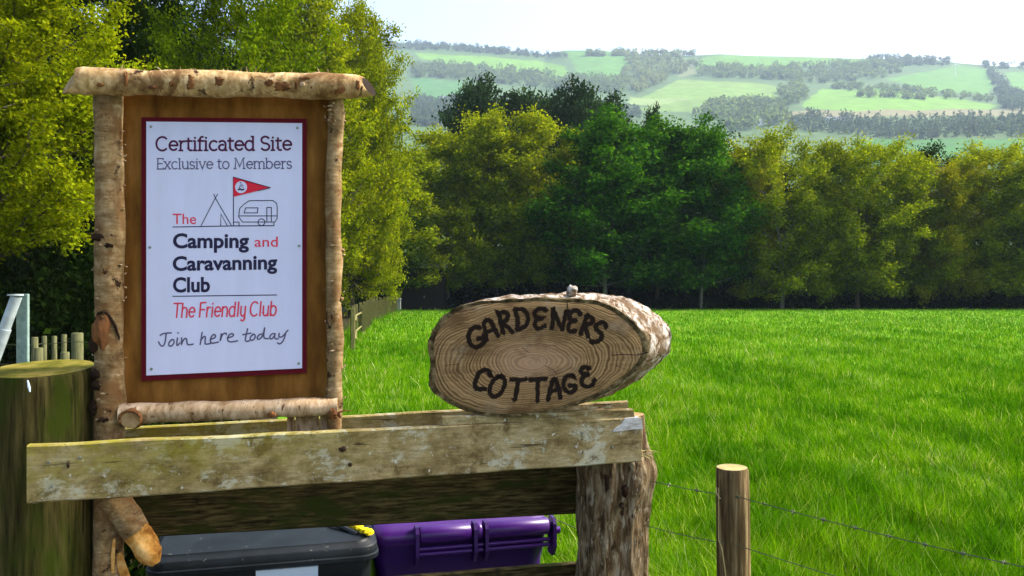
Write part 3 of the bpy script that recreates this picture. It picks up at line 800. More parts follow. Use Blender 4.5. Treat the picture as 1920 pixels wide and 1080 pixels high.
def grass():
    rng = np.random.default_rng(77)
    n = 560000
    a, y0, y1 = .62, 2.9, 66.0
    uu = rng.uniform(0, 1, n)
    Y = (y0 ** -a + uu * (y1 ** -a - y0 ** -a)) ** (-1 / a)
    u = rng.uniform(-.26, .80, n)
    X = u * Y
    keep = (X > np.interp(Y, [3, 6, 14, 24, 36, 52, 61], [-1.0, -1.9, -4.0, -5.6, -6.6, -8.2, -9.0])) & ~((Y < 3.9) & (X < .35))
    X, Y = X[keep], Y[keep]; n = len(X)
    w = np.sin(X * 1.1 + 2.1 * np.sin(Y * .33)) * np.sin(Y * .62 + 1.7 * np.sin(X * .41)) + .5 * np.sin(X * 2.7 + Y * 1.9)
    tuft = .5 + .5 * np.sin(X * 5.3 + 3 * np.sin(Y * 2.3)) * np.sin(Y * 4.1 + 2 * np.sin(X * 3.1))
    fine = np.sin(X * 13 + 2 * np.sin(Y * 7)) * np.sin(Y * 11 + 2 * np.sin(X * 9))
    H = .155 * rng.uniform(.35, 1.35, n) * (1 + .22 * w) * (.62 + .62 * tuft) * (1 + .25 * fine)
    tall = rng.uniform(0, 1, n) < .012
    H[tall] *= 1.9
    H *= np.interp(Y, [3, 15, 66], [1.0, .9, .75])
    bank = np.abs(X - np.interp(Y, [3, 6, 14, 24, 36, 52, 61], [-1.0, -1.9, -4.0, -5.6, -6.6, -8.2, -9.0]))
    H *= 1 + 1.6 * np.exp(-(bank / .6) ** 2)
    W = (.0023 + .00060 * Y) * rng.uniform(.7, 1.4, n)
    az = rng.uniform(0, 2*np.pi, n)
    lean = H * (.18 + .45 * rng.uniform(0, 1, n))
    ld = np.stack([np.cos(az) - .2 + .35 * w, np.sin(az) * .9, np.zeros(n)], 1) * lean[:, None]
    sd = np.stack([-np.sin(az), np.cos(az), np.zeros(n)], 1)
    face = rng.uniform(0, 1, n) < .6                       # most blades show some width to the open side
    sd[face] = np.array([1, 0, 0]) + rng.normal(size=(face.sum(), 3)) * .35
    sd[:, 2] = 0
    sd /= np.linalg.norm(sd, axis=1, keepdims=True)
    sd *= W[:, None]
    p0 = np.stack([X, Y, np.zeros(n)], 1)
    z = np.zeros((n, 3)); z[:, 2] = 1
    p1 = p0 + z * (H * .55)[:, None] + ld * .28
    p2 = p0 + z * (H * .95)[:, None] + ld
    v = np.stack([p0 - sd*.5, p0 + sd*.5, p1 - sd*.42, p1 + sd*.42, p2 - sd*.06, p2 + sd*.06], 1).reshape(-1, 3)
    b = np.arange(n)[:, None] * 6
    q = np.concatenate([b + np.array([[0, 1, 3, 2]]), b + np.array([[2, 3, 5, 4]])], 0)
    o = link('grass', np_mesh('grass', v, q, grass_mat()))
    tag(o, 'long bright green meadow grass covering the field', 'grass', None, 'stuff')
grass()

# ------------------------------------------------------------------ the plank fence in front
RA, RB = 2.399, .253                       # front plane of the front rail: Y = RA + RB X
BA = RA + .30                              # front plane of the boards on the back of the posts
YAW = math.atan(RB)
RN = Vector((RB, -1, 0)).normalized()      # towards the camera
def plank(mb, tl, bl, tr, br, th, seed=0, n=40, wob=.002, mi=0):
    tl, bl, tr, br = map(Vector, (tl, bl, tr, br))
    ch = .004
    vs, fs = [], []
    for i in range(n + 1):
        t = i / n
        a, b = tl.lerp(tr, t), bl.lerp(br, t)
        d = (b - a).normalized(); back = -RN * th
        w1 = wob * mnoise.noise(Vector((t*9, seed, 0))); w2 = wob * mnoise.noise(Vector((t*11, seed + 5, 1)))
        w3 = wob * .6 * mnoise.noise(Vector((t*6, seed, 7)))
        a = a + d * w1 + RN * w3; b = b + d * w2 + RN * w3
        m1, m2 = a.lerp(b, .33), a.lerp(b, .66)
        ring = [a + d*ch, m1, m2, b - d*ch, b - RN*ch, b + back + RN*ch, b + back - d*ch, a + back + d*ch, a + back + RN*ch, a - RN*ch]
        vs += ring
    k = 10
    for i in range(n):
        for j in range(k):
            j2 = (j+1) % k
            fs.append((i*k+j, (i+1)*k+j, (i+1)*k+j2, i*k+j2))
    fs.append(tuple(range(k))); fs.append(tuple(n*k + j for j in reversed(range(k))))
    mb.add(vs, fs, mi)
fence = empty('plank_fence', on(640, 780, RA, RB) * 1.0, 'weathered plank fence carrying the log slice, with a mossy round post and a bark-covered post', 'fence')
fence.location.z = 0
mb = MB()
plank(mb, on(50, 835, RA, RB), on(50, 946, RA, RB), on(1203, 782, RA, RB), on(1203, 866, RA, RB), .03, 1, wob=.004)
rail = mb.build('plank', M_rail, fence); rail['label'] = 'lichen-spotted grey-green top rail nailed to the front of the posts'
# knots, the pale corner piece and a nail belong to that rail
def blob(mb, c, rx, ry, rz, n=10, m=6, mi=0, seed=0.0, amp=.0):
    vs, fs = [], []
    for i in range(m + 1):
        ph = math.pi * i / m
        for k in range(n):
            th = 2 * math.pi * k / n
            d = Vector((math.sin(ph)*math.cos(th), math.sin(ph)*math.sin(th), math.cos(ph)))
            s = 1 + amp * mnoise.noise(d * 2 + Vector((seed, seed, 0)))
            vs.append((c[0] + d.x*rx*s, c[1] + d.y*ry*s, c[2] + d.z*rz*s))
    for i in range(m):
        for k in range(n):
            k2 = (k+1) % n
            fs.append((i*n+k, (i+1)*n+k, (i+1)*n+k2, i*n+k2))
    mb.add(vs, fs, mi)
for px, py, rx, rz in ((642, 842, .011, .008), (656, 871, .007, .006), (128, 871, .004, .01)):
    mb = MB(); blob(mb, on(px, py, RA, RB, .0), rx, .004, rz, 10, 6, 0, px, .5); mb.build('knot', M_knot, rail, True)
mb = MB()
plank(mb, on(830, 781, RA, RB, -.004), on(830, 800, RA, RB, -.004), on(1188, 767, RA, RB, -.004), on(1192, 785, RA, RB, -.004), .022, 9, 24, .004)
mb.build('splinter', M_rail, rail)
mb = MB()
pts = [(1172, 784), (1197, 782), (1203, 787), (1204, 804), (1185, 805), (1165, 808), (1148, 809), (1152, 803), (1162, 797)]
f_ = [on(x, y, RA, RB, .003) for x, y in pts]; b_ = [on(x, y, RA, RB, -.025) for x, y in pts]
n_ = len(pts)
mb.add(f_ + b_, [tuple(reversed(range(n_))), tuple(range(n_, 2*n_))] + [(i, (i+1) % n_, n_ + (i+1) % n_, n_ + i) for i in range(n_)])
mb.build('pale_corner', M_pale_patch, rail)
for px, py in ((92, 866), (97, 912), (150, 858), (1092, 812), (1148, 838), (1080, 838)):
    mb = MB(); c = on(px, py, RA, RB, .001); mb.tube([c, c + RN * .0035], [.0042, .0034], 8); mb.build('nail', M_screw if px != 1080 else M_pale_patch, rail)
# planks on the back of the posts
mb = MB()
plank(mb, on(60, 812, BA, RB), on(60, 890, BA, RB), on(1178, 752, BA, RB), on(1178, 815, BA, RB), .024, 3)
mb.build('plank', M_rail, fence)['label'] = 'thin top plank on the back of the posts'
mb = MB()
plank(mb, on(140, 925, BA, RB), on(140, 1015, BA, RB), on(1150, 862, BA, RB), on(1150, 960, BA, RB), .024, 4)
mb.build('plank', M_dark_plank, fence)['label'] = 'board below the top rail, coloured dark for its shade'
mb = MB()
zz = .812
def back_z(px, z, off=0.0):
    u = (px - CX) / F; D = BA / (1 - RB * u)
    return Vector((u * D, D, z)) + RN * off
plank(mb, back_z(140, zz), back_z(140, zz - .15), back_z(1150, zz - .01), back_z(1150, zz - .16), .024, 5)
mb.build('plank', M_dark_plank, fence)['label'] = 'lowest board crossing in front of the purple bin'
# left round post
pc = Vector((-.587 * 2.265, 2.265, 0))
mb = MB()
topz = 1.75 - (690 - 540) / F * 2.265
prof = [(0, 1.02), (.3, 1.0), (.7, .99), (1.1, 1.0), (1.25, 1.0), (topz - .045, .995), (topz - .014, .985), (topz, .955)]
mb.tube([(pc.x, pc.y, z) for z, _ in prof], [.139 * s for _, s in prof], 40, True, 0, 1, .004, 6, 2.0, shear=(0, -.0125))
mb.build('post', [M_algae, M_algae_top], fence, True)['label'] = 'thick round post, green with algae'
mb = MB()
q = pc + Vector((.045, -.137, topz - .037))
mb.tube([q + Vector((-.004, 0, .018)), q, q + Vector((.003, -.001, -.013))], [.002, .004, .002], 6)
mb.build('resin_drip', M_label, fence)
# right bark-covered post
sc_ = Vector(((1143 - CX) / F * 2.64, 2.64, 0))
mb = MB()
zs = np.linspace(0, 1.335, 110)
vs, fs, n = [], [], 96
for i, z in enumerate(zs):
    for k in range(n):
        th = 2 * math.pi * k / n
        r = .115 + .010 * math.sin(3 * th + z * 1.5) + .006 * math.sin(7 * th + 2)
        bul = math.exp(-((z - 1.14) / .075) ** 2) * max(0, math.cos(th + .25)) * .030
        d = Vector((math.cos(th), math.sin(th), 0))
        r += bul + .013 * mnoise.noise(Vector((d.x*2.2, d.y*2.2, z * 4))) + .007 * mnoise.noise(Vector((d.x*7, d.y*7, z * 6))) + .0045 * mnoise.noise(Vector((d.x*20, d.y*20, z * 14))) - .012 * max(0, mnoise.noise(Vector((d.x*9 + 4, d.y*9, z * 7))) - .25)
        if z > 1.2: r -= (z - 1.2) * .12
        vs.append((sc_.x + d.x*r, sc_.y + d.y*r, z))
for i in range(len(zs) - 1):
    for k in range(n):
        k2 = (k+1) % n
        fs.append((i*n+k, i*n+k2, (i+1)*n+k2, (i+1)*n+k))
mb.add(vs, fs)
mb.f.append(tuple((len(zs)-1)*n + k for k in range(n))); mb.mi.append(1)
sp_ = mb.build('post', [M_stump, M_cut], fence, True); sp_['label'] = 'rough bark-covered post with knots and peeling strips'
for px, py, rx, rz in ((1163, 905, .010, .020), (1157, 930, .007, .010), (1207, 876, .010, .017), (1130, 890, .008, .028)):
    mb = MB(); c = at(px, py, 2.64); dx = c.x - sc_.x
    c.y = sc_.y - math.sqrt(max(.0004, .118 ** 2 - dx * dx)); blob(mb, c, rx, .012, rz, 10, 6, 0, px, .6)
    mb.build('knot', M_black_bark, sp_, True)
mb = MB()
for k in range(14):
    a = at(1165 + k*4, 852 + random.uniform(-6, 6), 2.50)
    a.y = 2.53
    e_ = a + Vector((random.uniform(.0, .06), random.uniform(-.02, .02), random.uniform(-.02, .015)))
    mb.tube([a, a.lerp(e_, .5) + Vector((0, 0, .004)), e_], [.0022, .0018, .0005], 4)
mb.build('frayed_fibre', M_post_top, sp_)

# ------------------------------------------------------------------ the notice board
UZ_ = Vector((0, 0, 1))
SA, SB = 2.48, .17
board = empty('notice_board', on(425, 780, SA, SB), 'rustic notice board framed in birch logs with a white club sign', 'notice board')
board.location.z = 0
def S(px, py, off=0.0): return on(px, py, SA, SB, off)
# back board
def slab(mb, corners, t_front, t_back, mi=0):
    f4 = [S(x, y, t_front) for x, y in corners]; b4 = [S(x, y, t_back) for x, y in corners]
    n = len(corners)
    mb.add(f4 + b4, [tuple(reversed(range(n))), tuple(range(n, 2*n))] + [(i, (i+1) % n, n + (i+1) % n, n + i) for i in range(n)], mi)
mb = MB(); slab(mb, [(214, 168), (622, 168), (622, 762), (214, 775)], -.010, -.028); mb.build('backboard', M_ply, board)
# posts
def post_path(spec, off):
    return [S(x, y, off) for x, y in spec]
lp = [(206, 1500), (205, 1250), (206, 1080), (207, 940), (207, 860), (210, 760), (207, 700), (208, 640), (207, 560), (208, 480), (210, 420), (208, 330), (206, 250), (205, 172)]
pts = []
for i in range(len(lp) - 1):
    for k in range(5):
        t = k / 5
        pts.append((lp[i][0]*(1-t) + lp[i+1][0]*t, lp[i][1]*(1-t) + lp[i+1][1]*t))
pts.append(lp[-1])
mb = MB()
pp = post_path(pts, .012); pp[0].z = min(pp[0].z, 0.0)
mb.tube(pp, [.0385 + .0015 * math.sin(i * .3) + (.003 if 900 < p[1] else 0) for i, p in enumerate(pts)], 26, True, 0, 1, .0035, 13, 3.0)
lpost = mb.build('post', [M_birch_v, M_cut], board, True)
rp = [(627, 862), (627, 830), (627, 766), (628, 700), (629, 640), (626, 560), (627, 480), (625, 400), (626, 330), (630, 250), (631, 205), (627, 172)]
pts = []
for i in range(len(rp) - 1):
    for k in range(5):
        t = k / 5
        pts.append((rp[i][0]*(1-t) + rp[i+1][0]*t, rp[i][1]*(1-t) + rp[i+1][1]*t))
pts.append(rp[-1])
mb = MB()
pp = post_path(pts, .012)
mb.tube(pp, [.0235 + .0015 * math.sin(i * .7) for i, p in enumerate(pts)], 18, True, 0, 1, .003, 16, 8.0)
rpost = mb.build('post', [M_birch_v, M_cut], board, True)
# branch scars on the left post
mb = MB()
c = S(201, 618, .040); blob(mb, c, .022, .024, .052, 16, 12, 0, 2, .5); mb.build('branch_scar', M_scar, lpost, True)
mb = MB()
arc = [(186, 600), (196, 586), (207, 583), (216, 593), (225, 610), (231, 632), (231, 640)]
mb.tube([S(x, y, .050 - .0000 - .00002 * (x - 206) ** 2) for x, y in arc], [.002, .004, .005, .004, .004, .003, .001], 8); mb.build('bark_ridge', M_black_bark, lpost, True)
for px, py, rx, rz, o_ in ((188, 640, .018, .03, .036), (190, 700, .016, .022, .036), (196, 446, .02, .012, .042), (192, 720, .02, .014, .04), (215, 462, .012, .006, .05), (186, 760, .016, .02, .036), (205, 782, .014, .008, .046)):
    mb = MB(); blob(mb, S(px, py, o_), rx, .012, rz, 12, 8, 0, px + py, .7); mb.build('bark_patch', M_black_bark, lpost, True)
for px, py in ((640, 212), (637, 358), (641, 560), (640, 690), (643, 470)):
    mb = MB(); c = S(px, py, .015); blob(mb, c, .007, .010, .006, 8, 6, 0, px + py, .5); mb.build('twig_stub', M_birch_v, rpost, True)
for post_, cx_, r_, y0_, y1_, n_f, sd in ((lpost, 207, .039, 200, 800, 46, 1), (rpost, 628, .024, 200, 760, 44, 1)):
    mb = MB()
    for k in range(n_f):
        y_ = random.uniform(y0_, y1_)
        if post_ is rpost: y_ = random.choice((random.uniform(200, 240), random.uniform(450, 760)))
        a_ = math.radians(random.choice((random.uniform(-25, 25), random.uniform(150, 200), random.uniform(-120, -60))))
        b0 = S(cx_, y_, .012) + Vector((math.cos(a_) * r_, math.sin(a_) * r_ * .95, 0))
        d = Vector((math.cos(a_), math.sin(a_), random.uniform(-.6, .9))).normalized()
        L = random.uniform(.004, .011)
        t_ = Vector((-math.sin(a_), math.cos(a_), 0)) * random.uniform(.003, .009)
        mb.add([b0 - t_, b0 + t_, b0 + d * L + t_ * .6 + UZ_ * .003, b0 + d * L - t_ * .7, b0 + d * L * .9 - UZ_ * .003], [(0, 1, 2, 3), (1, 0, 4), (0, 3, 4), (1, 4, 2), (2, 4, 3)])
    mb.build('peeling_bark', M_birch_pale, post_)['kind'] = 'stuff'
# sawn branch stub under the rail
mb = MB()
a0, a1, a2, a3 = S(214, 925, .03), S(238, 955, .035), S(264, 990, .04), S(302, 1046, .05)
def seg(p, q, k): return [Vector(p).lerp(Vector(q), i / k) for i in range(k + 1)]
mb.tube(seg(a0, a1, 3)[:-1] + seg(a1, a2, 4), [.040, .040, .041, .041, .041, .040, .039, .038], 18, True, 0, 0, .004, 30, 1.0)
mb.tube(seg(a2 + (a3-a2)*-.06, a3, 7), [.036, .0375, .037, .0355, .035, .033, .027, .015], 24, True, 1, 1, .009, 24, 5.0)
mb.build('branch_stub', [M_birch_v, M_peeled], lpost, True)
mb = MB()
mb.tube([S(225, 1000, .05), S(223, 1030, .055), S(222, 1062, .05)], [.004, .006, .004], 6)
mb.tube([S(228, 1030, .03), S(236, 1060, .03), S(246, 1085, .03)], [.010, .014, .012], 6, True)
mb.build('bark_strip', M_peeled, lpost, True)
# roof log
mb = MB()
n_ = 46
pts, rad = [], []
for i in range(n_ + 1):
    t = i / n_
    x = 146 + (692 - 146) * t
    y = 160 + 10 * t
    pts.append(S(x, y, .045))
    r = .0365 + .0025 * math.sin(t * 17) + .001 * math.sin(t * 40)
    if t < .03: r *= .92
    if t > .95: r *= 1 - (t - .95) / .05 * .30
    rad.append(r)
mb.tube(pts, rad, 26, True, 0, 1, .0035, 16, 4.0, shear=(.020, -.012), shear2=(.026, -.016))
cap = mb.mi; cap[-1] = 2
roof = mb.build('roof_log', [M_birch_h, M_cut, M_cut_dark], board, True)
mb = MB()
for k in range(34):
    t = random.uniform(.08, .9)
    x = 150 + 535 * t
    b0 = S(x, 139 + 9*t + random.uniform(-1, 3), .045 + random.uniform(-.015, .012))
    L = random.uniform(.006, .024)
    d = Vector((random.uniform(-1, 1), random.uniform(-.5, .5), random.uniform(.2, .9))).normalized() * L
    mb.tube([b0, b0 + d*.6 + Vector((0, 0, .002)), b0 + d], [.0012, .0009, .0003], 4)
mb.build('frayed_bark', M_birch_pale, roof)['kind'] = 'stuff'
for px, py, rx, rz in ((368, 168, .013, .018), (418, 166, .017, .012), (530, 173, .027, .013), (575, 160, .018, .004), (588, 172, .004, .012), (560, 172, .004, .012), (635, 179, .022, .011), (178, 150, .020, .007), (252, 162, .006, .020), (205, 172, .010, .006), (300, 176, .016, .005), (335, 170, .007, .008), (672, 172, .006, .012), (512, 168, .013, .009)):
    mb = MB(); dz = (py - 165) / F * 2.35
    c = S(px, py, .045 + math.sqrt(max(.0002, .037 ** 2 - dz * dz)) - .002)
    blob(mb, c, rx, .005, rz, 14, 8, 0, px, .7); mb.build('bark_scar', M_scar, roof, True)
for px, py, r_ in ((572, 172, .008),):
    mb = MB(); blob(mb, S(px, py, .087), r_, .003, r_, 12, 6, 0, 1, .3); mb.build('knot', M_birch_pale, roof, True)
# bottom log
mb = MB()
n_ = 40
pts = [S(232 + (634 - 232) * i / n_, 774 - 15.5 * i / n_, .030) for i in range(n_ + 1)]
mb.tube(pts, [.0295 - .003 * (i / n_) + .0015 * math.sin(i * .6) for i in range(n_ + 1)], 24, True, 0, 1, .003, 18, 9.0)
blog = mb.build('bottom_log', [M_birch_pale, M_cut], board, True)
mb = MB()
kc = S(257, 778, .062)
mb.tube([kc + Vector((0, .03, 0)), kc + Vector((0, -.004, 0))], [.031, .028], 20, True, 1, 0, .004, 40, 2.0)
ring = [kc + Vector((.029 * math.cos(t), -.004, .022 * math.sin(t))) for t in np.linspace(-.3, 3.6, 14)]
mb.tube(ring, .0045, 6, True, 1, 1)
mb.build('sawn_knot', [M_cut, M_scar], blog, True)
mb = MB(); blob(mb, S(514, 772, .056), .013, .006, .009, 12, 8, 0, 3, .5); mb.build('knot', M_scar, blog, True)
mb = MB(); blob(mb, S(626, 768, .05), .012, .012, .016, 12, 8, 0, 8, .8); mb.build('knot', M_scar, blog, True)
mb = MB(); mb.tube([S(634, 770, .04), S(648, 765, .045), S(662, 766, .05)], [.003, .002, .0008], 5); mb.tube([S(634, 770, .04), S(640, 779, .045)], [.006, .003], 6); mb.build('twig_stub', M_scar, blog)
# pale legs under the bottom log
for x0, x1 in ((538, 551), (554, 597), (600, 618)):
    mb = MB(); slab(mb, [(x0, 770), (x1, 768), (x1, 850), (x0, 850)], -.004, -.022); mb.build('leg', M_birch_pale, board)

# sign plate, with a maroon border and the print as thin raised layers
plate = (lambda mb: (slab(mb, [(265, 219.5), (574.5, 222.5), (574.5, 699.5), (265, 714.5)], -.001, -.0098), mb.build('sign_panel', M_maroon, board))[1])(MB())
mb = MB(); slab(mb, [(274.5, 228), (566.5, 231), (566.5, 690.5), (274.5, 704)], .001, -.0012); face = mb.build('white_face', M_white, plate)
PRN = [0]
class Print:
    """strokes and shapes in photo pixels laid on a plane"""
    def __init__(s, fn, off): s.fn, s.off, s.mb, s.k, s.jit = fn, off, MB(), 0, 0.0
    def _o(s):
        s.k += 1
        return s.off + s.k * 6e-6
    def stroke(s, pts, w, closed=False, taper=False):
        pts = [Vector((p[0], p[1])) for p in pts]
        if closed: pts = pts + [pts[0]]
        o = s._o()
        L, R = [], []
        m = len(pts)
        for i, p in enumerate(pts):
            t1 = (pts[i] - pts[i-1]).normalized() if i else (pts[1] - pts[0]).normalized()
            t2 = (pts[i+1] - pts[i]).normalized() if i < m-1 else t1
            if closed and i in (0, m-1): t1, t2 = (pts[-1] - pts[-2]).normalized(), (pts[1] - pts[0]).normalized()
            t = (t1 + t2)
            t = t.normalized() if t.length > 1e-4 else t1
            nrm = Vector((-t.y, t.x))
            c = max(.45, nrm.dot(Vector((-t1.y, t1.x))))
            hw = w / 2 / c * (1 + s.jit * random.uniform(-1, 1))
            if not closed and i == 0: p = p - t1 * w * .35
            if not closed and i == m-1: p = p + t2 * w * .35
            L.append(s.fn(*(p + nrm * hw), o)); R.append(s.fn(*(p - nrm * hw), o))
        n = len(L)
        s.mb.add(L + R, [(i, i+1, n+i+1, n+i) for i in range(n-1)])
    def fill(s, pts):
        o = s._o()
        s.mb.add([s.fn(x, y, o) for x, y in pts], [tuple(range(len(pts)))])
    def disc(s, x, y, r, n=20):
        s.fill([(x + r*math.cos(2*math.pi*i/n), y + r*math.sin(2*math.pi*i/n)) for i in range(n)])
    def build(s, name, mat, parent): return s.mb.build(name, mat, parent)

def arc(cx, cy, rx, ry, a0, a1, n=12):
    return [(cx + rx*math.cos(math.radians(a0 + (a1-a0)*i/n)), cy + ry*math.sin(math.radians(a0 + (a1-a0)*i/n))) for i in range(n+1)]
# single-stroke letters, y up: baseline 0, x-height 50, capitals 72; (advance, strokes, serifs)
GL = {
 'C': (62, [arc(33, 36, 29, 36, 48, 312, 18)], []),
 'E': (48, [[(8, 0), (8, 72)], [(8, 72), (44, 72)], [(8, 37), (38, 37)], [(8, 0), (45, 0)]], [(44, 72, 0, -9), (45, 0, 0, 9), (2, 0, 6, 0), (2, 72, 6, 0)]),
 'S': (50, [arc(25, 54, 19, 18, 30, 180, 9) + arc(25, 54, 19, 18, 180, 262, 5)[1:] + arc(25, 18, 20, 18, 80, 0, 6) + arc(25, 18, 20, 18, 0, -152, 9)[1:]], []),
 'M': (84, [[(12, 0), (18, 72), (42, 14), (66, 72), (72, 0)]], [(4, 0, 15, 0), (64, 0, 15, 0), (10, 72, 7, 0), (68, 72, 7, 0)]),
 'T': (54, [[(27, 0), (27, 72)], [(2, 72), (52, 72)]], []),
 'F': (46, [[(8, 0), (8, 72)], [(8, 72), (44, 74)], [(8, 38), (38, 38)]], []),
 'a': (47, [[(8, 44), (14, 49)] + arc(22, 34, 16, 16, 105, 0, 7) + [(38, 0)], arc(22, 15, 16, 15, 70, 300, 14) + [(38, 13)]], [(38, 0, 7, 0)]),
 'b': (54, [[(9, 72), (9, 0)], arc(27, 25, 20, 25, -150, 150, 18)], [(2, 72, 7, 0)]),
 'c': (46, [arc(27, 25, 21, 25, 52, 308, 16)], []),
 'd': (54, [[(43, 72), (43, 0)], arc(25, 25, 20, 25, 30, 330, 18)], [(35, 72, 8, 0), (43, 0, 7, 0)]),
 'e': (50, [[(5, 27), (45, 27)] + arc(26, 26, 20, 24, 8, 315, 18)], []),
 'f': (30, [[(12, 0), (12, 56)] + arc(24, 56, 12, 16, 180, 75, 7), [(3, 50), (28, 50)]], [(4, 0, 18, 0)]),
 'h': (52, [[(9, 72), (9, 0)], [(9, 30)] + arc(26, 32, 17, 18, 170, 0, 10) + [(43, 0)]], [(2, 72, 7, 0), (2, 0, 15, 0), (36, 0, 15, 0)]),
 'i': (24, [[(12, 50), (12, 0)], [(12, 65), (12, 68)]], [(4, 50, 8, 0), (4, 0, 17, 0)]),
 'l': (24, [[(12, 72), (12, 0)]], [(4, 72, 8, 0), (4, 0, 17, 0)]),
 'm': (80, [[(9, 50), (9, 0)], [(9, 30)] + arc(25, 33, 15, 17, 170, 0, 10) + [(40, 0)], [(40, 30)] + arc(56, 33, 15, 17, 170, 0, 10) + [(71, 0)]], [(2, 50, 7, 0), (2, 0, 15, 0), (33, 0, 15, 0), (64, 0, 15, 0)]),
 'n': (52, [[(9, 50), (9, 0)], [(9, 30)] + arc(26, 32, 17, 18, 170, 0, 10) + [(43, 0)]], [(2, 50, 7, 0), (2, 0, 15, 0), (36, 0, 15, 0)]),
 'o': (52, [arc(26, 25, 21, 25, 0, 360, 24)], []),
 'r': (36, [[(11, 50), (11, 0)], [(11, 28)] + arc(28, 30, 16, 19, 165, 75, 7)], [(3, 50, 8, 0), (3, 0, 18, 0)]),
 's': (40, [arc(20, 37, 14, 13, 25, 180, 8) + arc(20, 37, 14, 13, 180, 260, 4)[1:] + arc(20, 12.5, 15, 12.5, 80, 0, 5) + arc(20, 12.5, 15, 12.5, 0, -150, 8)[1:]], []),
 't': (33, [[(13, 64), (13, 14)] + arc(25, 14, 12, 14, 180, 290, 7), [(3, 50), (29, 50)]], []),
 'u': (52, [[(9, 50), (9, 18)] + arc(26, 18, 17, 18, 180, 350, 10) + [(43, 20)], [(43, 50), (43, 0)]], [(2, 50, 7, 0), (36, 50, 7, 0), (43, 0, 7, 0)]),
 'v': (48, [[(5, 50), (24, 0), (43, 50)]], [(0, 50, 12, 0), (36, 50, 12, 0)]),
 'x': (48, [[(6, 50), (42, 0)], [(42, 50), (6, 0)]], [(0, 50, 14, 0), (34, 50, 14, 0), (0, 0, 14, 0), (34, 0, 14, 0)]),
 'y': (46, [[(8, 50), (8, 22)] + arc(23, 20, 15, 19, 180, 350, 9), [(38, 50), (38, -8)] + arc(24, -8, 14, 15, 0, -140, 8)], []),
 ' ': (24, [], []),
}
def text_strokes(pr, txt, x0, x1, base0, base1, cap, w, serif=False, slant=0.0):
    tot = sum(GL[c][0] for c in txt)
    kx, ky = (x1 - x0) / tot, cap / 72.0
    cur = 0.0
    def tr(x, y):
        X = x0 + (cur + x + slant * y) * kx
        return (X, base0 + (base1 - base0) * (X - x0) / (x1 - x0) - y * ky)
    for c in txt:
        adv, st, sf = GL[c]
        for s in st: pr.stroke([tr(*p) for p in s], w)
        if serif:
            for x, y, dx, dy in sf: pr.stroke([tr(x, y), tr(x + dx, y + dy)], w * .85)
        cur += adv
def font_text(pr, txt, x0, x1, base0, base1, cap, bold=0.0, capfrac=.727):
    """the built-in sans outline, fitted between two pixel columns"""
    cu = bpy.data.curves.new('outline', 'FONT'); cu.body = txt; cu.offset = bold; cu.resolution_u = 4
    ob = bpy.data.objects.new('outline', cu); COL.objects.link(ob)
    bpy.context.view_layer.update()
    me = bpy.data.meshes.new_from_object(ob.evaluated_get(bpy.context.evaluated_depsgraph_get()))
    xs = [v.co.x for v in me.vertices]; mn, mx = min(xs), max(xs)
    ky = cap / capfrac
    o = pr._o()
    vs = []
    for v in me.vertices:
        t = (v.co.x - mn) / (mx - mn)
        vs.append(pr.fn(x0 + (x1 - x0) * t, base0 + (base1 - base0) * t - v.co.y * ky, o))
    pr.mb.add(vs, [tuple(p.vertices) for p in me.polygons])
    bpy.data.objects.remove(ob); bpy.data.curves.remove(cu); bpy.data.meshes.remove(me)

OFF = .0016
pr = Print(S, OFF); text_strokes(pr, 'Certificated Site', 292, 548, 282.5, 281.5, 25.5, 3.7, True); pr.build('lettering', M_plum, face)
pr = Print(S, OFF); text_strokes(pr, 'Exclusive to Members', 294, 548, 317, 316, 19.5, 2.1, True); pr.build('lettering', M_slate, face)
pr = Print(S, OFF); font_text(pr, 'The', 324, 368, 420, 420, 20.5, .004); pr.build('lettering', M_pink, face)
pr = Print(S, OFF)
font_text(pr, 'and', 477.5, 521, 462.5, 462.5, 20.0, .006); pr.build('lettering', M_pink, face)
pr = Print(S, OFF)
font_text(pr, 'Camping', 324.5, 467, 464.5, 464, 27.5, .030); pr.build('lettering', M_navy, face)
pr = Print(S, OFF)
font_text(pr, 'Caravanning', 324, 520, 507, 504, 27.0, .030); pr.build('lettering', M_navy, face)
pr = Print(S, OFF)
font_text(pr, 'Club', 324.5, 394, 547.5, 546.5, 28.0, .030); pr.build('lettering', M_navy, face)
pr = Print(S, OFF)
text_strokes(pr, 'The Friendly Club', 324, 519, 595.5, 591.5, 26.5, 2.9, False, .12); pr.build('lettering', M_pink, face)
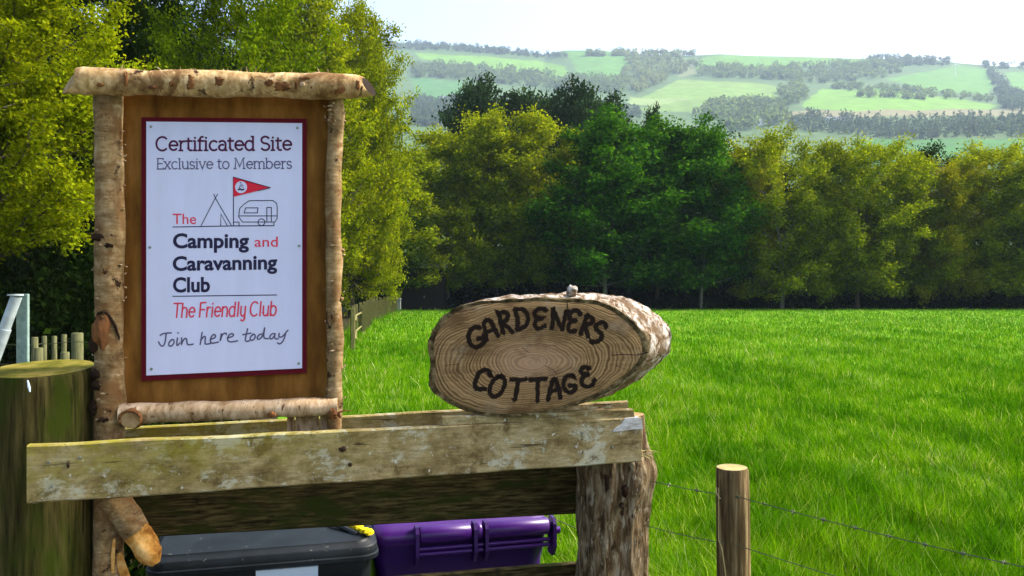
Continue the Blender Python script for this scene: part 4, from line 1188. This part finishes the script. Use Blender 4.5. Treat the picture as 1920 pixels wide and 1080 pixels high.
# handwriting, pixel strokes measured on a 6.4x enlargement
pr = Print(S, OFF)
HW = [
 [(132, 440), (150, 425), (200, 412), (265, 410)], [(205, 412), (198, 480), (185, 545), (160, 575), (130, 555), (112, 515)],
 [(262, 500), (240, 520), (232, 555), (250, 573), (280, 560), (300, 525), (295, 490), (270, 488), (262, 500)],
 [(340, 470), (332, 520), (330, 560), (345, 560), (365, 530)], [(345, 408), (349, 414)],
 [(390, 470), (385, 560), (400, 510), (430, 472), (450, 480), (452, 530), (465, 555), (490, 552), (528, 545)],
 [(635, 405), (612, 550)], [(618, 505), (650, 455), (675, 450), (672, 500), (668, 545), (700, 545), (740, 535)],
 [(740, 485), (790, 470), (800, 440), (775, 425), (745, 455), (730, 500), (745, 535), (790, 530), (830, 520)],
 [(865, 420), (850, 515), (865, 460), (890, 415), (925, 412), (925, 430)],
 [(940, 470), (1000, 455), (1015, 430), (995, 415), (960, 430), (938, 470), (945, 510), (980, 520), (1020, 512), (1060, 505)],
 [(1180, 360), (1160, 450), (1150, 495), (1165, 515), (1200, 505)], [(1122, 432), (1160, 425), (1220, 412)],
 [(1245, 430), (1215, 455), (1208, 490), (1230, 503), (1262, 485), (1275, 450), (1262, 425), (1240, 425)],
 [(1372, 430), (1335, 420), (1300, 450), (1295, 485), (1320, 490), (1360, 450), (1385, 350)], [(1385, 352), (1372, 440), (1378, 470), (1395, 480), (1430, 478)],
 [(1510, 420), (1475, 418), (1445, 450), (1450, 485), (1480, 480), (1510, 430)], [(1510, 425), (1500, 465), (1520, 485), (1550, 480)],
 [(1560, 415), (1552, 455), (1575, 465), (1610, 445), (1640, 405), (1665, 378)], [(1640, 405), (1620, 480), (1590, 530), (1560, 545), (1540, 530)],
]
def smooth(pts):
    for _ in range(2):
        q = [pts[0]]
        for a, b in zip(pts[:-1], pts[1:]):
            q += [(a[0]*.75 + b[0]*.25, a[1]*.75 + b[1]*.25), (a[0]*.25 + b[0]*.75, a[1]*.25 + b[1]*.75)]
        pts = q + [pts[-1]]
    return pts
for s in HW: pr.stroke([(280 + x / 6.4, 560 + y / 6.4) for x, y in smooth(s)], 2.7)
pr.build('lettering', M_slate, face)
# emblem: tent, pole, pennant and caravan
Z7 = lambda x, y: (300 + x / 4.911, 220 + y / 4.911)
pr = Print(S, OFF)
def ln(pts, w=1.5, closed=False): pr.stroke([Z7(*p) for p in pts], w, closed)
ln([(120, 1010), (660, 1000), (1050, 998)], 1.7)
ln([(378, 1000), (510, 745), (532, 708)]); ln([(496, 708), (512, 745), (660, 1000)])
ln([(560, 1000), (562, 890), (622, 1000)])
ln([(678, 998), (676, 550)], 1.6)
ln([(678, 965), (728, 965), (730, 998)])
ln([(775, 800), (822, 768), (1040, 766), (1072, 790), (1080, 820), (1080, 930), (1062, 962), (1050, 964), (760, 964), (725, 915), (735, 840), (775, 800)])
ln([(728, 908), (1080, 908)])
ln([(790, 834), (903, 834), (898, 880), (776, 880), (790, 834)])
ln([(985, 962), (985, 830), (1026, 830), (1026, 962)])
ln([(1050, 964), (1050, 998)])
pr.stroke([Z7(935 + 31*math.cos(a), 966 + 31*math.sin(a)) for a in np.linspace(0, 2*math.pi, 22)], 1.6)
ln([(120, 1010), (130, 1010)])
pr.build('emblem', M_navy, face)
pr = Print(S, OFF); pr.stroke([(324, 555.5), (519, 553)], 1.7); pr.build('rule', M_navy, face)
pr = Print(S, OFF + .0006); pr.fill([Z7(676, 552), Z7(1020, 648), Z7(678, 732)]); pr.build('pennant', M_red, face)
pr = Print(S, OFF + .0012); pr.disc(*Z7(748, 644), 11.3); pr.build('pennant_disc', M_white, face)
pr = Print(S, OFF + .0016)
pr.stroke([Z7(738, 604), Z7(748, 602)], 1.5); pr.stroke([Z7(740, 630), Z7(730, 655)], 1.2); pr.stroke([Z7(762, 620), Z7(768, 652)], 1.0); pr.stroke([Z7(748, 612), Z7(748, 640)], 1.2)
pr.stroke([Z7(722, 668), Z7(742, 660), Z7(752, 670), Z7(774, 664)], 2.6)
ln([(678, 551), (1018, 648)], 1.3); ln([(1018, 649), (905, 676)], 1.2)
pr.build('pennant_mark', M_navy, face)
for px, py in ((283, 237.5), (557.5, 240), (281, 464), (561, 461), (284, 692), (560, 681.5)):
    mb = MB(); c = S(px, py, .001); mb.tube([c, c + Vector((.17, -1, 0)).normalized() * .002], [.0042, .0034], 10); mb.build('screw', M_screw, face)

# ------------------------------------------------------------------ the log slice
Z6 = lambda x, y: (770 + x / 3.692, 520 + y / 3.692)
TA, TB = 2.392, .02 + RB * .6
def Tn(px, py, off=0.0): return on(px, py, TA, TB, off)
FACE = [(115, 470), (128, 420), (150, 370), (220, 270), (330, 200), (480, 165), (700, 155), (900, 146), (1100, 150), (1300, 168), (1420, 215), (1530, 300), (1620, 400), (1645, 480),
        (1622, 570), (1540, 660), (1400, 770), (1200, 865), (1000, 925), (800, 960), (600, 968), (450, 948), (300, 893), (190, 830), (130, 765), (125, 660), (142, 600), (120, 520)]
def resample(poly, n):
    P = np.array(poly + [poly[0]], float)
    d = np.concatenate([[0], np.cumsum(np.linalg.norm(np.diff(P, axis=0), axis=1))])
    s = np.linspace(0, d[-1], n, endpoint=False)
    return list(zip(np.interp(s, d, P[:, 0]), np.interp(s, d, P[:, 1])))
NS = 110
fr = resample(FACE, NS)
fr = [tuple(sum(fr[(i+k) % NS][j] for k in (-1, 0, 1)) / 3 for j in (0, 1)) for i in range(NS)]
centre = Tn(*Z6(860, 560))
sl = empty('log_slice_sign', Tn(*Z6(700, 960), -.06), 'oval log slice with burnt lettering of a cottage name, resting on the fence rails', 'house sign')
axis = Vector((.104, .150, .012))
mb = MB()
rings = [(0.012, .950, .000), (0.0, 1.0, .0045), (.05, 1.004, .005), (.25, 1.005, .007), (.5, 1.01, .009), (.75, 1.012, .009), (1.0, 1.0, .006)]
vs = []
for t, s, amp in rings:
    for i, (x, y) in enumerate(fr):
        p = Tn(*Z6(x, y))
        d = p - centre
        up_ = max(0, d.z / .17)
        q = centre + d * s + axis * t * (1 - .35 * max(0, -d.x / .33))
        nd = d.normalized()
        q = q + nd * amp * (1.2 * mnoise.noise(p * 22 + Vector((0, 0, t * 9))) + 1.1 * mnoise.noise(p * 60 + Vector((t * 14, 0, 0))) + .3)
        if q.z < p.z and d.z < -.1: q.z = max(q.z, p.z - .001)
        vs.append(q)
fs = []
for j in range(len(rings) - 1):
    for i in range(NS):
        i2 = (i+1) % NS
        fs.append((j*NS + i, (j+1)*NS + i, (j+1)*NS + i2, j*NS + i2))
mb.add(vs, fs, 1)
for i in range(2 * NS): mb.mi[i] = 0
mb.f.append(tuple((len(rings)-1)*NS + i for i in range(NS))); mb.mi.append(2)
def bark_slice():
    m, nt, b = M('lichen_grey_bark', .9)
    n = noise(nt, coords(nt), 34, 7, .75, .4)
    c = ramp(nt, n, [(.38, (.03, .016, .008)), (.46, (.16, .10, .05)), (.52, (.36, .31, .26)), (.62, (.52, .50, .48))])
    f = ramp(nt, noise(nt, coords(nt), 9, 4, .6), [(.50, 0.0), (.66, 1.0)])
    c = mix(nt, f, c, (.12, .075, .04))
    nt.links.new(c, b.inputs['Base Color']); bump(nt, b, n, 1.0, .012)
    return m
M_inner = surf('inner_bark_rim', [(.36, (.018, .012, .005)), (.5, (.06, .045, .018)), (.66, (.17, .13, .07))], (1, 1, 1), 40, 6)
bk = mb.build('bark', [M_inner, bark_slice(), M_cut], sl, True)
pith = Tn(*Z6(860, 590)) - world_loc(sl)
# face: fan of rings so it can be slightly uneven
mb = MB()
vs = []
levels = [1.0, .96, .85, .7, .5, .3, .12]
for lv in levels:
    for i, (x, y) in enumerate(fr):
        p = Tn(*Z6(x, y)); d = p - centre
        vs.append(centre + d * lv * .968 - Vector((TB, -1, 0)).normalized() * (.003 if lv == 1.0 else -.001))
fs = []
for j in range(len(levels) - 1):
    for i in range(NS):
        i2 = (i+1) % NS
        fs.append((j*NS + i, j*NS + i2, (j+1)*NS + i2, (j+1)*NS + i))
fs.append(tuple((len(levels)-1)*NS + i for i in range(NS)))
mb.add(vs, fs)
fc = mb.build('sawn_face', slice_face(pith.x, pith.z), sl, True)
# burnt letters: pixel strokes measured on the enlargement
LET = [
 [(478, 345), (440, 345), (410, 370), (398, 410), (408, 455), (440, 488), (475, 480), (512, 450), (508, 415)], [(508, 415), (465, 425)],                 # G
 [(525, 440), (515, 370), (505, 310), (530, 290), (555, 305), (580, 355), (605, 405)], [(520, 378), (580, 360)],                            # A
 [(640, 385), (622, 310), (608, 250)], [(608, 250), (645, 240), (675, 255), (672, 290), (632, 318)], [(640, 318), (705, 378)],              # R
 [(735, 360), (742, 290), (722, 222)], [(722, 222), (775, 220), (808, 250), (815, 300), (790, 345), (735, 362)],                            # D
 [(938, 230), (905, 212), (870, 225), (852, 250), (870, 280), (910, 282)], [(910, 282), (860, 300), (858, 340), (885, 360), (930, 335)],    # E
 [(975, 355), (985, 290), (985, 220)], [(985, 222), (1020, 300), (1050, 362)], [(1050, 362), (1062, 300), (1078, 235)],                     # N
 [(1175, 255), (1150, 228), (1112, 235), (1095, 265), (1105, 295), (1145, 300)], [(1145, 300), (1100, 315), (1085, 345), (1100, 378), (1140, 372)],  # E
 [(1175, 390), (1200, 325), (1218, 265)], [(1215, 262), (1255, 275), (1265, 300), (1240, 325), (1200, 325)], [(1205, 330), (1228, 408)],    # R
 [(1352, 345), (1345, 315), (1315, 310), (1285, 325), (1275, 350), (1300, 375), (1325, 395), (1320, 425), (1285, 450), (1250, 445)],        # S
 [(552, 680), (545, 650), (515, 635), (480, 650), (455, 700), (440, 755), (460, 775), (515, 770)],                                          # C
 [(612, 685), (575, 705), (550, 755), (545, 800), (570, 830), (610, 815), (640, 775), (655, 725), (645, 690), (612, 685)],                  # O
 [(695, 705), (740, 710), (798, 706)], [(748, 710), (735, 780), (718, 850)],                                                                # T
 [(825, 708), (880, 706), (935, 702)], [(882, 708), (878, 780), (876, 860)],                                                                # T
 [(950, 850), (965, 780), (980, 715), (1000, 702), (1015, 740), (1030, 790), (1035, 835)], [(960, 790), (1030, 775)],                       # A
 [(1130, 690), (1105, 675), (1070, 690), (1055, 730), (1062, 780), (1100, 800), (1135, 785), (1145, 745), (1100, 750)],                    # G
 [(1235, 632), (1205, 618), (1175, 635), (1180, 668), (1225, 672)], [(1225, 675), (1185, 690), (1180, 735), (1210, 762), (1255, 750), (1272, 710)],   # E
]
rng = random.Random(5)
M_scorch = plain('scorched_edge', (.065, .036, .016), .9, var=.4, freq=60)
for word in (LET[:20], LET[20:]):
    pr, ph = Print(Tn, .0016), Print(Tn, .0010); pr.jit = .16; ph.jit = .2
    for st in word:
        st = smooth(st)
        P_ = [Z6(x + rng.uniform(-3, 3), y + rng.uniform(-3, 3)) for x, y in st]
        pr.stroke(P_, rng.uniform(6.6, 7.8)); ph.stroke(P_, rng.uniform(8.6, 9.4))
    lt = pr.build('lettering', M_burn, fc); ph.build('scorch', M_scorch, fc)
for ch, wd in (([(1390, 540), (1470, 534), (1560, 538), (1640, 520)], 1.5), ([(1080, 165), (1085, 200), (1078, 240)], 1.7), ([(820, 520), (790, 505), (772, 480)], .8),
               ([(930, 610), (985, 640), (1010, 668)], .8), ([(1500, 640), (1420, 612)], .7), ([(235, 610), (330, 600)], .7)):
    pr = Print(Tn, .0013); pr.jit = .3
    pr.stroke([Z6(*q) for q in ch], wd); pr.build('crack', M_burn, fc)
mb = MB(); c = Tn(*Z6(1132, 98), -.03); blob(mb, c, .017, .017, .018, 14, 10, 0, 5, .5); mb.build('knot', bark_slice(), sl, True)

# ------------------------------------------------------------------ bins behind the fence
RV = Vector((math.cos(YAW), math.sin(YAW), 0)); DV = Vector((-math.sin(YAW), math.cos(YAW), 0)); UZ = Vector((0, 0, 1))
def L3(o, x, y, z): return o + RV * x + DV * y + UZ * z
def rrect(w, d, r, k=5):
    out = []
    for qx, qy, a0 in ((1, -1, -90), (1, 1, 0), (-1, 1, 90), (-1, -1, 180)):
        for i in range(k + 1):
            a = math.radians(a0 + 90 * i / k)
            out.append((qx * (w/2 - r) + r * math.cos(a), qy * (d/2 - r) + r * math.sin(a)))
    return out
def stack(mb, o, secs, caps=(True, True), mi=0):
    """secs: (w, d, r, z, dy, slope)"""
    n0 = None; vs = []
    for w, d, r, z, dy, sl_ in secs:
        rr = rrect(w, d, r); n0 = len(rr)
        vs += [L3(o, x, y + dy, z + sl_ * (y + d/2)) for x, y in rr]
    fs = []
    for j in range(len(secs) - 1):
        for k in range(n0):
            k2 = (k+1) % n0
            fs.append((j*n0+k, j*n0+k2, (j+1)*n0+k2, (j+1)*n0+k))
    if caps[0]: fs.append(tuple(reversed(range(n0))))
    if caps[1]: fs.append(tuple((len(secs)-1)*n0 + k for k in range(n0)))
    mb.add(vs, fs, mi)
# black bin: front lip line from (300,1053) to (706,1028)
lipz = .893
A = Vector((-1.145, 2.475, 0)); B = Vector((-.437, 2.652, 0))
w = (B - A).length
o = (A + B) / 2 + DV * .36; o.z = 0
kb = empty('wheelie_bin', o, 'black wheelie bin with a yellow tag on its lid, behind the plank fence', 'wheelie bin')
mb = MB(); stack(mb, o, [(w*.78, .52, .05, .06, 0, 0), (w*.80, .54, .05, .10, 0, 0), (w*.93, .66, .05, lipz - .10, 0, 0), (w*.93, .66, .05, lipz - .035, 0, 0)])
body = mb.build('body', M_bin, kb, True)
mb = MB(); stack(mb, o, [(w*.985, .71, .06, lipz - .046, 0, 0), (w, .72, .062, lipz - .043, 0, 0), (w, .72, .062, lipz - .030, 0, 0), (w*.985, .708, .060, lipz - .027, 0, 0), (w*.985, .708, .060, lipz - .004, 0, .03), (w*.975, .70, .058, lipz + .001, 0, .03),
                         (w*.93, .66, .05, lipz + .005, 0, .05), (w*.92, .65, .05, lipz + .014, 0, .05)])
lid = mb.build('lid', M_lid, kb, True)
mb = MB()
yp = L3(o, w/2 - .072, -.235, lipz + .034)
for k in range(7):
    blob(mb, yp + RV * (-.034 + .0125*k) + DV * (.055 - .018*k) + UZ * (.006 - .002*k), .017, .014, .010, 8, 6, 0, k, .6)
mb.build('yellow_tag', M_yellow, lid, True)
mb = MB(); mb.tube([L3(o, w/2 - .16, -.16, lipz + .036), L3(o, w/2 - .11, -.22, lipz + .028), L3(o, w/2 - .07, -.27, lipz + .018)], .008, 6); mb.build('hinge_strap', M_bin, lid, True)
mb = MB()
s0 = L3(o, .02, -.345, 0)
cs = [L3(o, x, -.337, z) for x, z in ((-.03, lipz - .25), (.165, lipz - .25), (.165, lipz - .055), (-.03, lipz - .055))]
cb = [p + DV * .01 for p in cs]
mb.add(cs + cb, [(0, 1, 2, 3), (7, 6, 5, 4), (0, 4, 5, 1), (1, 5, 6, 2), (2, 6, 7, 3), (3, 7, 4, 0)])
mb.build('sticker', M_label, body)
for sx in (-1, 1):
    mb = MB(); c = L3(o, sx * w * .43, .24, .10)
    mb.tube([c - RV * .025, c + RV * .025], .10, 18); mb.build('wheel', M_bin, kb, True)
# purple bin seen from its hinge side
A = Vector((-.492, 2.760, 0)); B = Vector((.150, 2.92, 0))
w = (B - A).length
pz = .911
o = (A + B) / 2 + DV * .33; o.z = 0
pb = empty('wheelie_bin', o, 'purple wheelie bin with a ribbed handle side, behind the lowest fence board', 'wheelie bin')
mb = MB(); stack(mb, o, [(w*.78, .50, .05, .06, 0, 0), (w*.82, .52, .05, .10, 0, 0), (w*.92, .60, .05, pz - .16, 0, 0), (w*.96, .62, .05, pz - .10, 0, 0), (w*.96, .62, .05, pz - .06, 0, 0)])
pbody = mb.build('body', M_purple_dark, pb, True)
mb = MB()
stack(mb, o, [(w*.97, .64, .06, pz - .062, 0, 0), (w*.985, .655, .06, pz - .05, 0, 0), (w*.985, .655, .06, pz - .025, 0, 0), (w*.94, .62, .06, pz - .004, 0, .05), (w*.88, .55, .06, pz + .012, 0, .09)])
plid = mb.build('lid', M_purple, pb, True)
def rolls(x0, x1, y, z, r): 
    mb = MB(); mb.tube([L3(o, x0, y, z), L3(o, x0 + .006, y, z), L3(o, x1 - .006, y, z), L3(o, x1, y, z)], [r*.8, r, r, r*.8], 16); return mb
h0, h1 = -w/2 + .155, w/2 - .012
xs = [h0, h0 + .205, h0 + .245, h1]
for i, (x0, x1) in enumerate(((xs[0] + .014, xs[1] - .007), (xs[1] + .007, xs[2] - .007), (xs[2] + .007, xs[3] - .01))):
    rolls(x0, x1, -.345, pz - .022, .030).build('hinge_roll', M_purple, plid, True)
    mb = MB()
    for dz in (.066, .084):
        mb.tube([L3(o, x0, -.362, pz - dz), L3(o, x1, -.362, pz - dz)], .0075, 8)
    mb.build('handle_bar', M_purple, pbody, True)
for x in (xs[0], xs[1], xs[2], xs[3]):
    mb = MB(); cc = [L3(o, x, y, z) for y, z in ((-.375, pz - .01), (-.36, pz + .010), (-.32, pz + .010), (-.30, pz - .03), (-.30, pz - .13), (-.35, pz - .13), (-.378, pz - .09))]
    cd = [p + RV * .012 for p in cc]; m_ = len(cc)
    mb.add(cc + cd, [tuple(range(m_)), tuple(reversed(range(m_, 2*m_)))] + [(i, m_ + i, m_ + (i+1) % m_, (i+1) % m_) for i in range(m_)])
    mb.build('hinge_bracket', M_purple_dark, pbody)
mb = MB(); mb.tube([L3(o, w/2 - .01, -.30, pz - .055), L3(o, w/2 + .035, -.30, pz - .055)], .013, 10); mb.build('hinge_pin', M_purple, pbody, True)
for sx in (-1, 1):
    mb = MB(); c = L3(o, sx * w * .43, -.22, .10)
    mb.tube([c - RV * .025, c + RV * .025], .10, 18); mb.build('wheel', M_bin, pb, True)

# ------------------------------------------------------------------ barbed wire fence in the field
wf = empty('barbed_wire_fence', (.69, 2.5, 0), 'barbed wire fence with a round brown post standing in the long grass', 'wire fence')
def fpost(c, r, top, seed):
    mb = MB()
    prof = [(0, 1.03), (.3, 1.0), (.7, 1.0), (top - .1, .99), (top - .008, .98), (top, .93)]
    mb.tube([(c.x + .004 * math.sin(z * 3), c.y, z) for z, _ in prof], [r * s for _, s in prof], 22, True, 0, 1, .004, 10, seed)
    return mb.build('post', [M_field_post, M_post_top], wf, True)
fp = fpost(Vector(((1374 - CX) / F * 2.5, 2.5, 0)), .0515, 1.19, 1.0)
e2 = Vector((1.69, 1.37, 0))
fpost(e2, .05, 1.18, 6.0)
def wire(pts, barbs, r=.0016):
    mb = MB()
    P = []
    for a, b in zip(pts[:-1], pts[1:]):
        a, b = Vector(a), Vector(b)
        for k in range(16):
            t = k / 16
            P.append(a.lerp(b, t) - UZ * (.016 * 4 * t * (1 - t)) * (b - a).length)
    P.append(Vector(pts[-1]))
    mb.tube(P, r, 5)
    if barbs:
        tot = 0
        for a, b in zip(P[:-1], P[1:]):
            tot += (b - a).length
            if tot > .075:
                tot = 0
                c = a
                d = (b - a).normalized()
                for k in range(2):
                    v = Vector((random.uniform(-1, 1), random.uniform(-1, 1), random.uniform(-1, 1))); v = (v - d * v.dot(d)).normalized() * .010
                    mb.tube([c - v, c + v], .0012, 4)
                mb.tube([c - d * .006, c + d * .006], .0034, 6)
    return mb.build('wire', M_wire, wf)
pl = Vector(((1374 - CX) / F * 2.5, 2.5 - .053, 0))
sR = Vector(((1212 - CX) / F * 2.62, 2.60, 0))
wire([sR + UZ * 1.126, pl + UZ * 1.112, e2 + Vector((0, .055, 1.105))], True)
wire([sR + Vector((-.012, 0, .98)), pl + UZ * .963, e2 + Vector((0, .055, .955))], False)
wire([Vector((sc_.x, 2.76, .88)), Vector((-.35, 3.9, .92))], False)
mb = MB()
mb.tube([pl + Vector((-.056, .01, 1.135)), pl + Vector((-.058, .0, .98)), pl + Vector((-.050, -.01, .955)), pl + Vector((-.03, -.015, .80)), pl + Vector((-.022, -.012, .6))], .0016, 5)
mb.tube([pl + Vector((-.060, .02, 1.135)), pl + Vector((-.066, -.004, 1.122)), pl + Vector((-.055, -.01, 1.108))], .002, 5)
mb.build('tie_wire', M_post_top, wf)

# ------------------------------------------------------------------ galvanised post and the small wire fence on the left
o = at(20, 660, 4.0); o.z = 0
gp = empty('gate_post', o, 'galvanised steel gate post with a slanting brace tube beside the wood', 'gate post')
mb = MB()
mb.box((at(31.5, 600, 4.0).x, 4.05, .86), .060, .02, 1.72, 0, 0, .006); mb.build('plate', M_galv_plate, gp)
mb = MB(); t0, t1 = at(31, 556, 4.0), at(-22, 700, 4.0)
mb.tube([t0, t0.lerp(t1, .45)], .026, 16); mb.build('sleeve', M_galv, gp, True)
mb = MB(); mb.tube([t0.lerp(t1, .42), t1 + (t1 - t0) * 3.2], .031, 16); mb.build('brace', M_galv, gp, True)
mb = MB(); c = at(29, 553, 4.0); mb.tube([c + Vector((0, 0, -.004)), c + Vector((0, 0, .004))], .036, 18); mb.build('cap', M_galv, gp, True)

sf = empty('post_and_wire_fence', at(110, 660, 11.5) * 1.0, 'small grey-green post and wire fence at the edge of the dark wood', 'wire fence')
sf.location.z = 0
tops = []
for px, py, wd, D in ((65, 632, 12, 12.2), (72, 652, 15, 10.6), (83, 630, 9, 13.0), (102, 630, 9, 12.6), (120, 627, 9, 12.2), (122, 660, 15, 10.7), (145, 624, 21, 11.4)):
    c = at(px, py, D); r_ = wd / 2 / F * D
    mb = MB(); mb.tube([(c.x, c.y, 0), (c.x, c.y, c.z * .5), (c.x, c.y, c.z - .01), (c.x, c.y, c.z)], [r_*1.05, r_, r_, r_*.9], 12, True, 0, 0, .006, 8, px)
    mb.build('post', M_grey_post, sf, True); tops.append(c)
for dz in (.12, .42):
    ps = [t - UZ * dz + Vector((0, -.07, 0)) for t in (tops[0], tops[2], tops[3], tops[4], tops[6])]
    ps = ps + [ps[-1] + Vector((1.1, -.9, .02))]
    ps = [ps[0] + Vector((-1.2, .3, 0))] + ps
    mb = MB(); mb.tube(ps, .005, 5); mb.build('wire', M_wire, sf)

# ------------------------------------------------------------------ paling fence, shed, pale box
def fx(Y): return float(np.interp(Y, [20, 26, 40, 58, 62], [-4.0, -5.15, -7.0, -8.55, -8.8]))
pf = empty('paling_fence', (fx(26), 26, 0), 'long weathered paling fence running along the field edge towards the black shed', 'fence')
for i, Y in enumerate(np.arange(22, 60, 2.6)):
    mb = MB(); mb.box((fx(Y), Y, .6), .11, .11, 1.2, .3, 0, .015); mb.build('post', M_paling, pf)
for z in (.35, .85):
    mb = MB(); pts = [(fx(Y) + .07, Y, z) for Y in np.arange(22, 59.7, 1.3)]; mb.tube(pts, .035, 4); mb.build('rail', M_paling, pf)
mb = MB()
Y = 29.0
k = 0
while Y < 59:
    h = 1.02 + .05 * math.sin(k * 2.1)
    mb.box((fx(Y) + .11, Y, h/2 + .06), .02, .07, h, .25); Y += .15; k += 1
mb.build('paling', M_paling, pf)
D = 64.0
xL, xR = (737 - CX) / F * D, (832 - CX) / F * D
zT = CZ - (503 - CY) / F * D
sh = empty('shed', ((xL + xR)/2, D + 1.6, 0), 'low black timber shed in the shade at the corner of the field', 'shed')
mb = MB(); mb.box(((xL + xR)/2, D + 1.6, zT/2), xR - xL, 3.2, zT); mb.build('wall', M_shed, sh)
mb = MB()
vs = [(xL - .25, D - .3, zT + .02), (xR + .25, D - .3, zT + .02), (xR + .25, D + 3.5, zT + .5), (xL - .25, D + 3.5, zT + .5)]
mb.add(vs + [(x, y, z + .12) for x, y, z in vs], [(3, 2, 1, 0), (4, 5, 6, 7), (0, 1, 5, 4), (1, 2, 6, 5), (2, 3, 7, 6), (3, 0, 4, 7)]); mb.build('roof', M_shed_roof, sh)
mb = MB(); mb.box((xL + 2.9, D - .03, 1.0), 1.0, .06, 2.0); d_ = mb.build('door', M_shed, sh)
mb = MB(); mb.box((xL + 2.5, D - .09, 1.05), .05, .05, .16); mb.build('handle', M_galv, d_)
c = at(743, 568, 60.0)
bx = empty('storage_box', (c.x, 60, 0), 'small pale box with a lid standing at the end of the paling fence', 'box')
mb = MB(); mb.box((c.x, 60, .42), .68, .6, .84, .1, 0, .05); mb.build('body', M_pale_box, bx)
mb = MB(); mb.box((c.x, 60, .92), .74, .66, .14, .1, 0, .05); mb.build('lid', M_pale_box, bx)

# ------------------------------------------------------------------ the air between here and the hills
hz = bpy.data.materials.new('valley_haze'); hz.use_nodes = True
nt = hz.node_tree; nt.nodes.clear()
out = nt.nodes.new('ShaderNodeOutputMaterial'); pv = nt.nodes.new('ShaderNodeVolumePrincipled')
pv.inputs['Color'].default_value = (.62, .80, 1.0, 1)
pv.inputs['Density'].default_value = .00015
pv.inputs['Anisotropy'].default_value = 0.0
nt.links.new(pv.outputs[0], out.inputs['Volume'])
mb = MB(); mb.box((0, 1370, 409), 13300, 3260, 820)
h = mb.build('haze', hz); tag(h, 'pale blue haze in the air over the valley', 'haze', None, 'stuff')
